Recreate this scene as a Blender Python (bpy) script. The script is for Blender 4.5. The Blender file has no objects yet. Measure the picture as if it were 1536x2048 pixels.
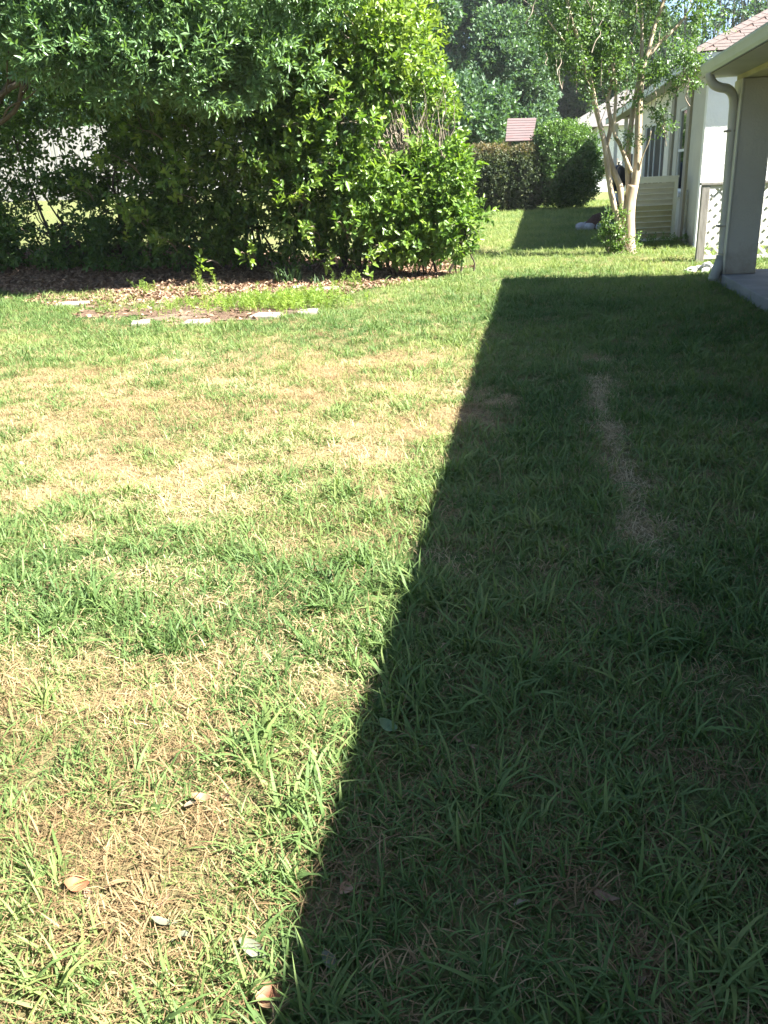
import bpy, math, random
import numpy as np
from mathutils import Vector, Matrix

R = math.radians
rng = np.random.default_rng(7)
random.seed(7)
S = bpy.context.scene
C = S.collection
PI = math.pi

# ------------------------------------------------------------------ camera, sky, sun, exposure
F, EYE = 1700.0, 1.45
PITCH, YAW, ROLL = R(21.374), R(10.436), R(2.577)
def cam_axes():
    f = np.array([-math.sin(YAW)*math.cos(PITCH), math.cos(YAW)*math.cos(PITCH), -math.sin(PITCH)])
    r0 = np.array([math.cos(YAW), math.sin(YAW), 0.0]); u0 = np.cross(r0, f)
    return f, math.cos(ROLL)*r0 - math.sin(ROLL)*u0, math.cos(ROLL)*u0 + math.sin(ROLL)*r0
CF, CR, CU = cam_axes()
def ray(px, py): return CF + CR*(px-768)/F - CU*(py-1024)/F
def G(px, py, z=0.0):                      # photo pixel -> point on the ground
    d = ray(px, py); t = (z-EYE)/d[2]; return np.array([0, 0, EYE]) + t*d
def AT(px, py, Y):                         # photo pixel -> point at distance Y
    d = ray(px, py); t = Y/d[1]; return np.array([0, 0, EYE]) + t*d
cam = bpy.data.cameras.new('camera'); co = bpy.data.objects.new('camera', cam); C.objects.link(co)
cam.sensor_fit = 'VERTICAL'; cam.sensor_height = 36.0; cam.lens = 36.0*F/2048
cam.clip_start = 0.05; cam.clip_end = 3000
M = Matrix(((CR[0], CU[0], -CF[0], 0), (CR[1], CU[1], -CF[1], 0), (CR[2], CU[2], -CF[2], EYE), (0, 0, 0, 1)))
co.matrix_world = M
S.camera = co

SUN_EL, SUN_AZ = R(45.4), R(106)              # azimuth clockwise from +Y
world = bpy.data.worlds.new('World'); S.world = world; world.use_nodes = True
wn = world.node_tree.nodes; bg = wn['Background']
sky = wn.new('ShaderNodeTexSky'); sky.sky_type = 'NISHITA'; sky.sun_disc = False
sky.sun_elevation = SUN_EL; sky.sun_rotation = SUN_AZ; sky.air_density = 0.7; sky.dust_density = 0.6
world.node_tree.links.new(sky.outputs[0], bg.inputs[0]); bg.inputs[1].default_value = 0.055
sun = bpy.data.lights.new('sun', 'SUN'); so = bpy.data.objects.new('sun', sun); C.objects.link(so)
sun.energy = 5.0; sun.angle = R(0.53); sun.color = (1.0, 0.955, 0.87)
SD = Vector((math.cos(SUN_EL)*math.sin(SUN_AZ), math.cos(SUN_EL)*math.cos(SUN_AZ), math.sin(SUN_EL)))
so.rotation_euler = SD.to_track_quat('Z', 'Y').to_euler(); so.location = (20, -4, 25)
vs = S.view_settings; vs.view_transform = 'Standard'; vs.look = 'None'; vs.exposure = 2.7; vs.gamma = 1; vs.use_curve_mapping = False
S.render.engine = 'CYCLES'
S.cycles.max_bounces = 8; S.cycles.diffuse_bounces = 4; S.cycles.transmission_bounces = 4; S.cycles.transparent_max_bounces = 8
S.cycles.sample_clamp_indirect = 6.0; S.cycles.caustics_reflective = False; S.cycles.caustics_refractive = False

# ------------------------------------------------------------------ noise
def _h(i, j, k, s):
    n = (i*374761393 + j*668265263 + k*2147483647 + s*1274126177) & 0xffffffff
    n = ((n ^ (n >> 13))*1274126177) & 0xffffffff
    n = ((n ^ (n >> 16))*2246822519) & 0xffffffff
    return ((n ^ (n >> 15)) & 0xffffff)/float(0xffffff)
def noise3(p, seed=0):                     # value noise, 0..1
    p = np.asarray(p, float); i = np.floor(p).astype(np.int64); f = p - i; f = f*f*(3-2*f)
    r = 0
    for a in (0, 1):
        for b in (0, 1):
            for c in (0, 1):
                w = (f[:, 0] if a else 1-f[:, 0])*(f[:, 1] if b else 1-f[:, 1])*(f[:, 2] if c else 1-f[:, 2])
                r = r + w*_h(i[:, 0]+a, i[:, 1]+b, i[:, 2]+c, seed)
    return r
def noise2(x, y, scale, seed=0, octaves=3):
    x = np.asarray(x, float); y = np.asarray(y, float); r = 0; a = 1; t = 0
    for o in range(octaves):
        r = r + a*noise3(np.stack([x*scale*2**o, y*scale*2**o, np.zeros_like(x)+o*7.3], 1), seed+o); t += a; a *= .5
    return r/t
def sstep(a, b, x): t = np.clip((x-a)/(b-a), 0, 1); return t*t*(3-2*t)

# ------------------------------------------------------------------ terrain
def terrain(x, y):
    x = np.asarray(x, float); y = np.asarray(y, float)
    w = sstep(-2.5, -7.0, x)
    rise = np.clip((y-13.0)*.1, 0, 1.25)*w
    b = (noise2(x.ravel(), y.ravel(), .9, 3, 2).reshape(x.shape)-.5)*.05
    b = b*sstep(90, 30, y)*sstep(0.2, 2.0, np.abs(y)+.01)
    b = np.where(x > 2.1, b*sstep(2.5, 2.1, x), b)
    return rise + b
def tz(x, y): return float(terrain(np.array([x]), np.array([y]))[0])

# ------------------------------------------------------------------ materials
def mat(name): 
    m = bpy.data.materials.new(name); m.use_nodes = True
    nt = m.node_tree; return m, nt, nt.nodes, nt.links, nt.nodes['Principled BSDF']
def ramp(n, stops):
    r = n.new('ShaderNodeValToRGB'); e = r.color_ramp.elements
    while len(e) < len(stops): e.new(.5)
    for el, (p, c) in zip(e, stops): el.position = p; el.color = (*c, 1)
    return r
def tex(n, l, scale, detail=4, rough=.6, coord='Object', vec_scale=None):
    t = n.new('ShaderNodeTexNoise'); t.inputs['Scale'].default_value = scale; t.inputs['Detail'].default_value = detail; t.inputs['Roughness'].default_value = rough
    tc = n.new('ShaderNodeTexCoord'); src = tc.outputs[coord]
    if vec_scale:
        mp = n.new('ShaderNodeMapping'); mp.inputs['Scale'].default_value = vec_scale; l.new(src, mp.inputs[0]); src = mp.outputs[0]
    l.new(src, t.inputs['Vector']); return t
def bump(n, l, h, strength, dist, p):
    b = n.new('ShaderNodeBump'); b.inputs['Strength'].default_value = strength; b.inputs['Distance'].default_value = dist
    l.new(h, b.inputs['Height']); l.new(b.outputs[0], p.inputs['Normal'])
def surf(name, stops, scale, rough=.8, bumps=(.3, .01), detail=5, vec_scale=None, spec=.3, metallic=0, bump_scale=None, coord='Object'):
    m, nt, n, l, p = mat(name)
    t = tex(n, l, scale, detail, .65, coord, vec_scale); r = ramp(n, stops); l.new(t.outputs['Fac'], r.inputs[0]); l.new(r.outputs[0], p.inputs['Base Color'])
    p.inputs['Roughness'].default_value = rough; p.inputs['Specular IOR Level'].default_value = spec; p.inputs['Metallic'].default_value = metallic
    if bumps:
        tb = tex(n, l, bump_scale or scale*3, 6, .7, coord, vec_scale); bump(n, l, tb.outputs['Fac'], bumps[0], bumps[1], p)
    return m
def leafmat(name, dark, mid, light, rough=.42, trans=.35, attr='tint', atype='GEOMETRY', spec=.5, tcol=None):
    m, nt, n, l, p = mat(name)
    a = n.new('ShaderNodeAttribute'); a.attribute_name = attr; a.attribute_type = atype
    r = ramp(n, [(0, dark), (.5, mid), (1, light)]); l.new(a.outputs['Fac'], r.inputs[0]); l.new(r.outputs[0], p.inputs['Base Color'])
    p.inputs['Roughness'].default_value = rough; p.inputs['Specular IOR Level'].default_value = spec
    tr = n.new('ShaderNodeBsdfTranslucent')
    mx = n.new('ShaderNodeMix'); mx.data_type = 'RGBA'; mx.blend_type = 'MULTIPLY'; mx.inputs[0].default_value = 1
    l.new(r.outputs[0], mx.inputs[6]); mx.inputs[7].default_value = (*(tcol or (1.5, 1.6, .6)), 1); l.new(mx.outputs[2], tr.inputs[0])
    ms = n.new('ShaderNodeMixShader'); ms.inputs[0].default_value = trans
    l.new(p.outputs[0], ms.inputs[1]); l.new(tr.outputs[0], ms.inputs[2]); l.new(ms.outputs[0], n['Material Output'].inputs[0])
    return m
MT = {}
MT['viburnum'] = leafmat('viburnum_leaf', (.034, .070, .020), (.074, .148, .030), (.175, .245, .046))
MT['viburnum_young'] = leafmat('young_viburnum_leaf', (.050, .100, .022), (.100, .185, .034), (.190, .270, .050))
MT['laurel'] = leafmat('laurel_leaf', (.048, .095, .042), (.092, .175, .068), (.140, .230, .095), rough=.36)
MT['oak'] = leafmat('oak_leaf', (.030, .068, .034), (.056, .112, .056), (.095, .162, .084), rough=.5)
MT['far_green'] = leafmat('far_tree_leaf', (.04, .07, .03), (.07, .11, .04), (.12, .17, .06), rough=.6)
MT['round'] = leafmat('round_bush_leaf', (.030, .066, .024), (.056, .115, .032), (.110, .190, .050), rough=.35)
MT['clipped'] = leafmat('clipped_hedge_leaf', (.028, .056, .020), (.062, .092, .034), (.150, .125, .065), rough=.6, tcol=(1.4, 1.2, .6))
MT['myrtle'] = leafmat('myrtle_leaf', (.035, .075, .026), (.068, .130, .040), (.120, .195, .056))
MT['fern'] = leafmat('feathery_leaf', (.11, .18, .03), (.17, .26, .04), (.24, .33, .05), rough=.6)
MT['lily'] = leafmat('lily_leaf', (.04, .075, .03), (.06, .11, .04), (.09, .15, .05))
MT['moss'] = surf('spanish_moss', [(.3, (.06, .065, .05)), (.7, (.11, .115, .09))], 8, .95, None)
MT['grass'] = leafmat('grass_blade', (.062, .120, .036), (.125, .195, .062), (.240, .280, .098), rough=.55, trans=.35, atype='INSTANCER', spec=.22, tcol=(1.2, 1.3, .7))
MT['thatch'] = leafmat('dry_blade', (.17, .115, .058), (.34, .255, .135), (.50, .42, .25), rough=.7, trans=.22, atype='INSTANCER', spec=.2, tcol=(1.2, 1.05, .8))
MT['litter'] = leafmat('dead_leaf', (.10, .060, .038), (.20, .128, .082), (.36, .26, .18), rough=.65, trans=.1, atype='INSTANCER', spec=.25, tcol=(1.2, .9, .6))
MT['stucco_white'] = surf('white_stucco', [(.3, (.80, .80, .79)), (.7, (.87, .87, .86))], 2.5, .9, (.8, .012), bump_scale=28)
MT['stucco_cream'] = surf('cream_stucco', [(.3, (.70, .66, .57)), (.7, (.78, .74, .65))], 2, .9, (.8, .012), bump_scale=28)
MT['stucco_tan'] = surf('tan_stucco', [(.3, (.47, .445, .385)), (.7, (.54, .515, .45))], 2.2, .9, (.9, .012), bump_scale=30)
MT['trim_tan'] = surf('tan_trim', [(.3, (.30, .27, .22)), (.7, (.35, .32, .26))], 3, .8, (.2, .003))
MT['trim_bead'] = surf('pale_corner_bead', [(.3, (.50, .48, .42)), (.7, (.56, .54, .47))], 3, .7, (.2, .003))
MT['fascia_green'] = surf('pale_green_gutter', [(.3, (.34, .40, .37)), (.7, (.43, .48, .45))], 1.5, .45, (.1, .002), spec=.5)
MT['fascia_white'] = surf('white_fascia', [(.3, (.62, .66, .66)), (.7, (.74, .76, .75))], 2, .6, (.15, .003))
MT['soffit'] = surf('soffit_paint', [(.3, (.36, .375, .355)), (.7, (.42, .43, .41))], 3, .8, (.1, .002))
MT['beam'] = surf('yellow_beam_paint', [(.3, (.36, .33, .20)), (.7, (.44, .41, .27))], 3, .8, (.15, .003))
MT['shingle'] = surf('red_brown_shingle', [(.25, (.100, .080, .075)), (.75, (.150, .122, .114))], 30, .95, (.6, .006), bump_scale=160)
MT['shingle_dark'] = surf('roof_underlay', [(.3, (.10, .07, .06)), (.7, (.14, .09, .08))], 8, .95, (.2, .003))
MT['gray_roof'] = surf('grey_roof', [(.3, (.105, .10, .095)), (.7, (.15, .142, .135))], 6, .95, (.4, .01))
MT['concrete'] = surf('concrete', [(.3, (.17, .172, .178)), (.7, (.25, .25, .255))], 3, .9, (.5, .006), bump_scale=60)
MT['paver'] = surf('pale_paver', [(.3, (.19, .17, .14)), (.7, (.32, .295, .25))], 9, .9, (.7, .01), bump_scale=40)
MT['siding'] = surf('cream_siding', [(.25, (.43, .40, .33)), (.6, (.52, .49, .41)), (.8, (.58, .55, .47))], 3, .55, (.1, .002), vec_scale=(1, 1, 2.5))
MT['siding_green'] = surf('algae_siding', [(.25, (.27, .255, .13)), (.55, (.37, .345, .21)), (.8, (.48, .45, .34))], 3.2, .6, (.1, .002), vec_scale=(1, 1, 2.5))
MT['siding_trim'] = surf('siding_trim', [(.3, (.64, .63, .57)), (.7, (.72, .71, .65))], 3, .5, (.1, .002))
MT['lattice'] = surf('weathered_white_lattice', [(.25, (.44, .43, .38)), (.7, (.66, .65, .60))], 4, .8, (.2, .003))
MT['grey_wood'] = surf('weathered_wood', [(.3, (.17, .158, .138)), (.7, (.31, .295, .265))], 6, .9, (.5, .006), vec_scale=(6, 6, .6))
MT['fence_wood'] = surf('pale_fence_wood', [(.3, (.30, .29, .27)), (.7, (.45, .44, .42))], 4, .9, (.4, .006), vec_scale=(5, 5, .5))
MT['metal_tan'] = surf('painted_downspout', [(.3, (.38, .36, .32)), (.7, (.46, .44, .40))], 4, .4, (.1, .002), spec=.5)
MT['plastic_grey'] = surf('grey_corrugated_plastic', [(.3, (.30, .30, .27)), (.7, (.40, .39, .35))], 6, .6, (.1, .002))
MT['black_metal'] = surf('black_enamel', [(.3, (.012, .012, .014)), (.7, (.022, .022, .024))], 6, .35, (.1, .002), spec=.6)
MT['dark_green_metal'] = surf('dark_green_metal', [(.3, (.025, .045, .042)), (.7, (.04, .07, .065))], 6, .5, (.1, .002))
MT['white_paint'] = surf('white_paint', [(.3, (.74, .75, .76)), (.7, (.82, .82, .82))], 3, .5, (.1, .002))
MT['red_wood'] = surf('faded_red_board', [(.3, (.100, .072, .072)), (.55, (.130, .098, .098)), (.8, (.140, .052, .048))], 1.2, .8, (.3, .004), vec_scale=(1, 5, 5))
MT['brown_wood'] = surf('brown_post', [(.3, (.12, .075, .045)), (.7, (.20, .13, .08))], 5, .85, (.3, .004), vec_scale=(6, 6, .7))
MT['bark_myrtle'] = surf('smooth_myrtle_bark', [(.2, (.16, .12, .08)), (.45, (.29, .23, .15)), (.6, (.42, .35, .25)), (.85, (.27, .185, .12))], 4.5, .7, (.35, .008), vec_scale=(2.2, 2.2, .55))
MT['bark_dark'] = surf('rough_dark_bark', [(.3, (.055, .042, .032)), (.7, (.125, .10, .078))], 5, .95, (.8, .02), vec_scale=(3, 3, .8))
MT['twig'] = surf('pale_twig_bark', [(.3, (.15, .12, .09)), (.7, (.29, .245, .19))], 6, .9, (.3, .004))
MT['rock'] = surf('grey_stone', [(.3, (.24, .24, .245)), (.7, (.44, .44, .45))], 5, .9, (.6, .015))
MT['white_rock'] = surf('pale_stone', [(.3, (.40, .39, .37)), (.7, (.60, .59, .57))], 8, .9, (.6, .012))
MT['mulch'] = surf('dark_mulch', [(.3, (.035, .018, .012)), (.7, (.095, .05, .032))], 30, .95, (.9, .03))
def glass():
    m, nt, n, l, p = mat('dark_glass'); p.inputs['Base Color'].default_value = (.012, .014, .02, 1); p.inputs['Roughness'].default_value = .04; p.inputs['Specular IOR Level'].default_value = .7
    t = tex(n, l, 1.5, 2); bump(n, l, t.outputs['Fac'], .05, .01, p); return m
def dirt(m):                               # rain-splash dirt low on the stucco
    nt = m.node_tree; n, l = nt.nodes, nt.links; p = n['Principled BSDF']; src = p.inputs['Base Color'].links[0].from_socket
    tc = n.new('ShaderNodeTexCoord'); sx = n.new('ShaderNodeSeparateXYZ'); l.new(tc.outputs['Object'], sx.inputs[0]); t = tex(n, l, 6, 5, .7)
    ma = n.new('ShaderNodeMath'); ma.operation = 'MULTIPLY_ADD'; l.new(t.outputs['Fac'], ma.inputs[0]); ma.inputs[1].default_value = .9; l.new(sx.outputs['Z'], ma.inputs[2])
    r = ramp(n, [(.45, (.75, .75, .75)), (.95, (0, 0, 0))]); l.new(ma.outputs[0], r.inputs[0]); mx = n.new('ShaderNodeMix'); mx.data_type = 'RGBA'
    l.new(r.outputs[0], mx.inputs[0]); l.new(src, mx.inputs[6]); mx.inputs[7].default_value = (.24, .185, .135, 1); l.new(mx.outputs[2], p.inputs['Base Color'])
for k_ in ('stucco_tan', 'stucco_cream', 'trim_bead', 'trim_tan'): dirt(MT[k_])
MT['glass'] = glass()
def screenmat():
    m, nt, n, l, p = mat('dark_screen_mesh'); p.inputs['Base Color'].default_value = (.022, .023, .035, 1); p.inputs['Roughness'].default_value = .6; return m
MT['screen'] = screenmat()
def lawn_mat():
    m, nt, n, l, p = mat('lawn_soil')
    a = n.new('ShaderNodeAttribute'); a.attribute_name = 'green'
    t1 = tex(n, l, 34, 6, .7); t2 = tex(n, l, 2.2, 4, .6)
    dry = ramp(n, [(.3, (.17, .105, .058)), (.5, (.29, .205, .115)), (.7, (.42, .33, .19))]); l.new(t1.outputs['Fac'], dry.inputs[0])
    gr = ramp(n, [(.3, (.065, .075, .03)), (.5, (.12, .145, .052)), (.72, (.22, .22, .09))]); l.new(t1.outputs['Fac'], gr.inputs[0])
    ad = n.new('ShaderNodeMath'); ad.operation = 'ADD'; l.new(a.outputs['Fac'], ad.inputs[0])
    sb = n.new('ShaderNodeMath'); sb.operation = 'MULTIPLY_ADD'; l.new(t2.outputs['Fac'], sb.inputs[0]); sb.inputs[1].default_value = .8; sb.inputs[2].default_value = -.4
    l.new(sb.outputs[0], ad.inputs[1]); ad.use_clamp = True
    mx = n.new('ShaderNodeMix'); mx.data_type = 'RGBA'; l.new(ad.outputs[0], mx.inputs[0]); l.new(dry.outputs[0], mx.inputs[6]); l.new(gr.outputs[0], mx.inputs[7])
    l.new(mx.outputs[2], p.inputs['Base Color']); p.inputs['Roughness'].default_value = .95; p.inputs['Specular IOR Level'].default_value = .15
    t3 = tex(n, l, 60, 6, .75); bump(n, l, t3.outputs['Fac'], .9, .03, p); return m
MT['lawn'] = lawn_mat()
def bed_mat():
    m, nt, n, l, p = mat('bed_soil')
    t1 = tex(n, l, 45, 6, .7); t2 = tex(n, l, 1.3, 4, .6)
    br = ramp(n, [(.3, (.07, .046, .032)), (.5, (.15, .10, .07)), (.7, (.26, .185, .13))]); l.new(t1.outputs['Fac'], br.inputs[0])
    sd = ramp(n, [(.3, (.17, .125, .09)), (.7, (.28, .215, .165))]); l.new(t1.outputs['Fac'], sd.inputs[0])
    k = ramp(n, [(.5, (0, 0, 0)), (.62, (1, 1, 1))]); l.new(t2.outputs['Fac'], k.inputs[0])
    mx = n.new('ShaderNodeMix'); mx.data_type = 'RGBA'; l.new(k.outputs[0], mx.inputs[0]); l.new(br.outputs[0], mx.inputs[6]); l.new(sd.outputs[0], mx.inputs[7])
    l.new(mx.outputs[2], p.inputs['Base Color']); p.inputs['Roughness'].default_value = .95; p.inputs['Specular IOR Level'].default_value = .1
    t3 = tex(n, l, 70, 6, .75); bump(n, l, t3.outputs['Fac'], 1, .03, p); return m
MT['bed'] = bed_mat()

# ------------------------------------------------------------------ object helpers
def tag(o, label=None, cat=None, group=None, kind=None):
    if label: o['label'] = label
    if cat: o['category'] = cat
    if group: o['group'] = group
    if kind: o['kind'] = kind
    return o
ORG = {}                                   # world position of each object's origin
def empty(name, loc, label, cat, group=None):
    o = bpy.data.objects.new(name, None); C.objects.link(o); o.location = loc; o.empty_display_size = .2
    ORG[o] = Vector(loc); return tag(o, label, cat, group)
def link(name, me, parent=None, loc=None, rot=None):
    o = bpy.data.objects.new(name, me); C.objects.link(o)
    base = ORG[parent] if parent else Vector((0, 0, 0))
    w = Vector(loc) if loc is not None else (Vector(base))
    if parent: o.parent = parent
    o.location = w - base
    if rot is not None: o.rotation_euler = rot
    ORG[o] = w; return o
def mesh_np(name, V, Fc, m, tint=None, smooth=False, nper=None):
    """V (n,3); Fc (m,k) faces of one size, or a list of such arrays"""
    if not isinstance(Fc, list): Fc = [Fc]
    me = bpy.data.meshes.new(name); V = np.asarray(V, np.float32)
    me.vertices.add(len(V)); me.vertices.foreach_set('co', V.ravel())
    loops = np.concatenate([f.ravel() for f in Fc]).astype(np.int32)
    tot = np.concatenate([np.full(len(f), f.shape[1]) for f in Fc]).astype(np.int32)
    st = np.concatenate([[0], np.cumsum(tot)[:-1]]).astype(np.int32)
    me.loops.add(len(loops)); me.loops.foreach_set('vertex_index', loops)
    me.polygons.add(len(tot)); me.polygons.foreach_set('loop_start', st); me.polygons.foreach_set('loop_total', tot)
    if smooth: me.polygons.foreach_set('use_smooth', np.ones(len(tot), bool))
    me.update(calc_edges=True); me.validate()
    if tint is not None:
        a = me.attributes.new('tint', 'FLOAT', 'POINT'); a.data.foreach_set('value', np.asarray(tint, np.float32))
    me.materials.append(m); return me
class MB:
    def __init__(s): s.v = []; s.f = []; s.sm = []
    def add(s, vs, fs, smooth=False):
        b = len(s.v); s.v += [tuple(v) for v in vs]; s.f += [tuple(b+i for i in f) for f in fs]; s.sm += [smooth]*len(fs); return s
    def box(s, x0, x1, y0, y1, z0, z1):
        return s.add([(x0,y0,z0),(x1,y0,z0),(x1,y1,z0),(x0,y1,z0),(x0,y0,z1),(x1,y0,z1),(x1,y1,z1),(x0,y1,z1)],
                     [(0,3,2,1),(4,5,6,7),(0,1,5,4),(1,2,6,5),(2,3,7,6),(3,0,4,7)])
    def hexa(s, p):                        # 8 points, as in box order
        return s.add(p, [(0,3,2,1),(4,5,6,7),(0,1,5,4),(1,2,6,5),(2,3,7,6),(3,0,4,7)])
    def tube(s, path, rad, n=8, cap=True):
        path = [Vector(p) for p in path]; rad = rad if hasattr(rad, '__len__') else [rad]*len(path)
        vs = []; up = Vector((.3, .1, 1)).normalized(); last = None
        for i, p in enumerate(path):
            t = (path[min(i+1, len(path)-1)] - path[max(i-1, 0)]).normalized()
            if last is None:
                a = t.cross(up); a = a if a.length > 1e-3 else t.cross(Vector((1, 0, 0))); a.normalize()
            else: a = (last - t*last.dot(t)).normalized()
            last = a; b = t.cross(a)
            for k in range(n): vs.append(p + (a*math.cos(2*PI*k/n) + b*math.sin(2*PI*k/n))*rad[i])
        fs = [(i*n+k, i*n+(k+1)%n, (i+1)*n+(k+1)%n, (i+1)*n+k) for i in range(len(path)-1) for k in range(n)]
        if cap: fs += [tuple(range(n))[::-1], tuple((len(path)-1)*n+k for k in range(n))]
        return s.add(vs, fs, True)
    def lathe(s, c, prof, n=20):
        vs = [(c[0]+r*math.cos(2*PI*k/n), c[1]+r*math.sin(2*PI*k/n), c[2]+z) for r, z in prof for k in range(n)]
        fs = [(i*n+k, i*n+(k+1)%n, (i+1)*n+(k+1)%n, (i+1)*n+k) for i in range(len(prof)-1) for k in range(n)]
        return s.add(vs, fs, True)
    def mesh(s, name, m, org=(0, 0, 0)):
        me = bpy.data.meshes.new(name); o = Vector(org)
        me.from_pydata([tuple(Vector(v)-o) for v in s.v], [], s.f); me.polygons.foreach_set('use_smooth', s.sm); me.update(); me.materials.append(m); return me
    def build(s, name, m, parent=None, loc=None, bevel=0):
        w = Vector(loc) if loc is not None else (Vector(ORG[parent]) if parent else Vector((0, 0, 0)))
        o = link(name, s.mesh(name, m, w), parent, w)
        if bevel:
            b = o.modifiers.new('bevel', 'BEVEL'); b.width = bevel; b.segments = 2; b.limit_method = 'ANGLE'
        return o

# ------------------------------------------------------------------ bed outline, lawn colour fields
bed_px = [(-160, 575), (40, 588), (150, 622), (230, 640), (320, 652), (420, 650), (530, 640), (620, 628), (690, 592), (800, 571), (905, 553)]
BED = [tuple(G(*p)[:2]) for p in bed_px] + [(-1.25, 14.6), (-1.5, 16.2), (-14, 17.2)]
def in_poly(x, y, P):
    r = np.zeros(len(x), bool); j = len(P)-1
    for i in range(len(P)):
        xi, yi = P[i]; xj, yj = P[j]
        c = ((yi > y) != (yj > y)) & (x < (xj-xi)*(y-yi)/((yj-yi) or 1e-9)+xi); r ^= c; j = i
    return r
def blob(x, y, cx, cy, rx, ry): return np.exp(-(((x-cx)/rx)**2 + ((y-cy)/ry)**2))
def green_field(x, y):
    x = np.asarray(x, float); y = np.asarray(y, float)
    n = noise2(x, y, .55, 11, 3)-.5; n2 = noise2(x, y, 2.4, 21, 3)-.5; n3 = noise2(x, y, 7, 31, 2)-.5
    g = .95 + .0*x
    lit = sstep(.1, -.9, x)  # sunlit side; beyond it greener grass deepens the house shade by colour
    g -= .17*lit*sstep(8.5, 6.5, y)
    g -= .34*lit*sstep(2.6, 4.8, y)*sstep(9.0, 6.0, y)*(.75+.5*sstep(-6, -1.5, x))          # straw band
    g -= .22*blob(x, y, -.75, 1.4, .8, .7)
    g -= .2*blob(x, y, -2.2, 4.0, 1.2, .5)
    strip = np.exp(-((x-(.455+.012*np.sin(y*2)))/.085)**2)*sstep(3.1, 3.5, y)*sstep(6.7, 6.0, y)
    g -= 1.2*strip + .6*blob(x, y, .48, 7.2, .12, .4) + .15*blob(x, y, .44, 3.4, .12, .2)
    g -= .5*blob(x, y, -.28, 5.5, .25, .9) + .35*blob(x, y, 1.35, 4.4, .3, .35) + .35*blob(x, y, .55, 1.4, .5, .35) + .25*blob(x, y, .1, 3.2, .3, .4)
    g -= .75*blob(x, y, -1.9, 11.0, .35, .3) + .55*blob(x, y, 1.6, 15.6, 1.0, .7) + .5*blob(x, y, .3, 13.5, .0001, .3)
    g -= .55*blob(x, y, -1.6, 18.5, 1.0, 1.6) + .3*blob(x, y, -6, 9.0, 1.5, .8)
    g += .15*sstep(8, 10, y) + .10*sstep(2.4, 1.6, y) + .03*lit*sstep(4.2, 3.4, y) + .16*(1-lit)*sstep(14, 12.5, y) - .30*blob(x, y, -.62, 1.45, .22, .16) - .25*blob(x, y, -.3, 1.6, .18, .12) - .2*blob(x, y, -1.3, 2.1, .35, .2)
    return np.clip(g + n*.32 + n2*.7 + n3*.6, 0, 1)

# ------------------------------------------------------------------ the ground
gx = np.concatenate([-np.geomspace(900, 15, 26), np.arange(-14.5, 4.3, .16), np.geomspace(4.5, 900, 26)])
gy = np.concatenate([-np.geomspace(300, 1.2, 14), np.arange(-1, 20, .16), np.geomspace(20.2, 60, 60), np.geomspace(63, 1500, 20)])
XX, YY = np.meshgrid(gx, gy); ZZ = terrain(XX, YY)
nx, ny = len(gx), len(gy)
ii = np.arange(ny-1)[:, None]*nx + np.arange(nx-1)[None, :]
quads = np.stack([ii, ii+1, ii+1+nx, ii+nx], -1).reshape(-1, 4)
me = mesh_np('lawn', np.stack([XX.ravel(), YY.ravel(), ZZ.ravel()], 1), quads, MT['lawn'], smooth=True)
a = me.attributes.new('green', 'FLOAT', 'POINT'); a.data.foreach_set('value', green_field(XX.ravel(), YY.ravel()).astype(np.float32))
tag(link('lawn', me), kind='structure')
bx = np.arange(-15, -.9, .11); by = np.arange(8.8, 17.4, .11); BX, BY = np.meshgrid(bx, by)
edge = (noise2(BX.ravel(), BY.ravel(), 2.5, 5, 2)-.5)*.95
ins = in_poly(BX.ravel()+edge, BY.ravel()+edge, BED).reshape(BX.shape)
ii = (np.arange(len(by)-1)[:, None]*len(bx) + np.arange(len(bx)-1)[None, :])
ok = ins[:-1, :-1] & ins[1:, 1:] & ins[1:, :-1] & ins[:-1, 1:]
qb = np.stack([ii, ii+1, ii+1+len(bx), ii+len(bx)], -1)[ok]
me = mesh_np('mulch_bed', np.stack([BX.ravel(), BY.ravel(), terrain(BX, BY).ravel()+.012], 1), qb, MT['bed'], smooth=True)
tag(link('mulch_bed', me), kind='structure')
# patio slab at the house
b = MB().box(2.37, 9.0, -8, 12.36, -.1, .13)
tag(b.build('patio', MT['concrete'], bevel=.012), kind='structure')

# ------------------------------------------------------------------ house with the lanai (nearest, on the photo's edge)
house = empty('house', (4.5, 5, 0), 'tan stuccoed house with pale green gutter, corner column and curved downspout beside the patio', 'house')
EX, EY, EZ = 1.98, 12.33, 2.57               # eave corner
w = MB(); w.box(6.2, 6.4, -8, 11.9, .131, 2.44); w.box(6.4, 14, 11.7, 11.9, .0, 2.44); w.box(.9, 6.2, -1.6, -1.4, .0, 2.5); w.build('wall', MT['stucco_tan'], house)  # third box is an unseen wing wall, added to hold back sky light
MB().hexa([(.5, -8, 2.62), (EX, -8, 2.62), (EX, -1.0, 2.62), (.5, -1.0, 2.62), (.5, -8, 2.76), (EX, -8, 3.3), (EX, -1.0, 2.76), (.5, -1.0, 2.76)]).build('roof', MT['shingle_dark'], house)  # roof of the unseen added wing, darkening the near shade
col = MB().box(2.40, 2.77, 11.82, 12.24, .131, 2.385).build('column', MT['stucco_tan'], house, bevel=.01)
MB().box(2.382, 2.398, 11.805, 12.25, .133, 2.385).build('corner_bead', MT['trim_bead'], col)
MB().box(2.40, 2.83, -7.6, 12.24, 2.387, 2.445).box(2.40, 2.83, -7.9, -7.6, .131, 2.445).build('beam', MT['beam'], house)
rf = MB()
pit = .36
z1 = EZ+.02; rx = 9.0
rr = (rx-EX)*pit
ye = EY+.03
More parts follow.
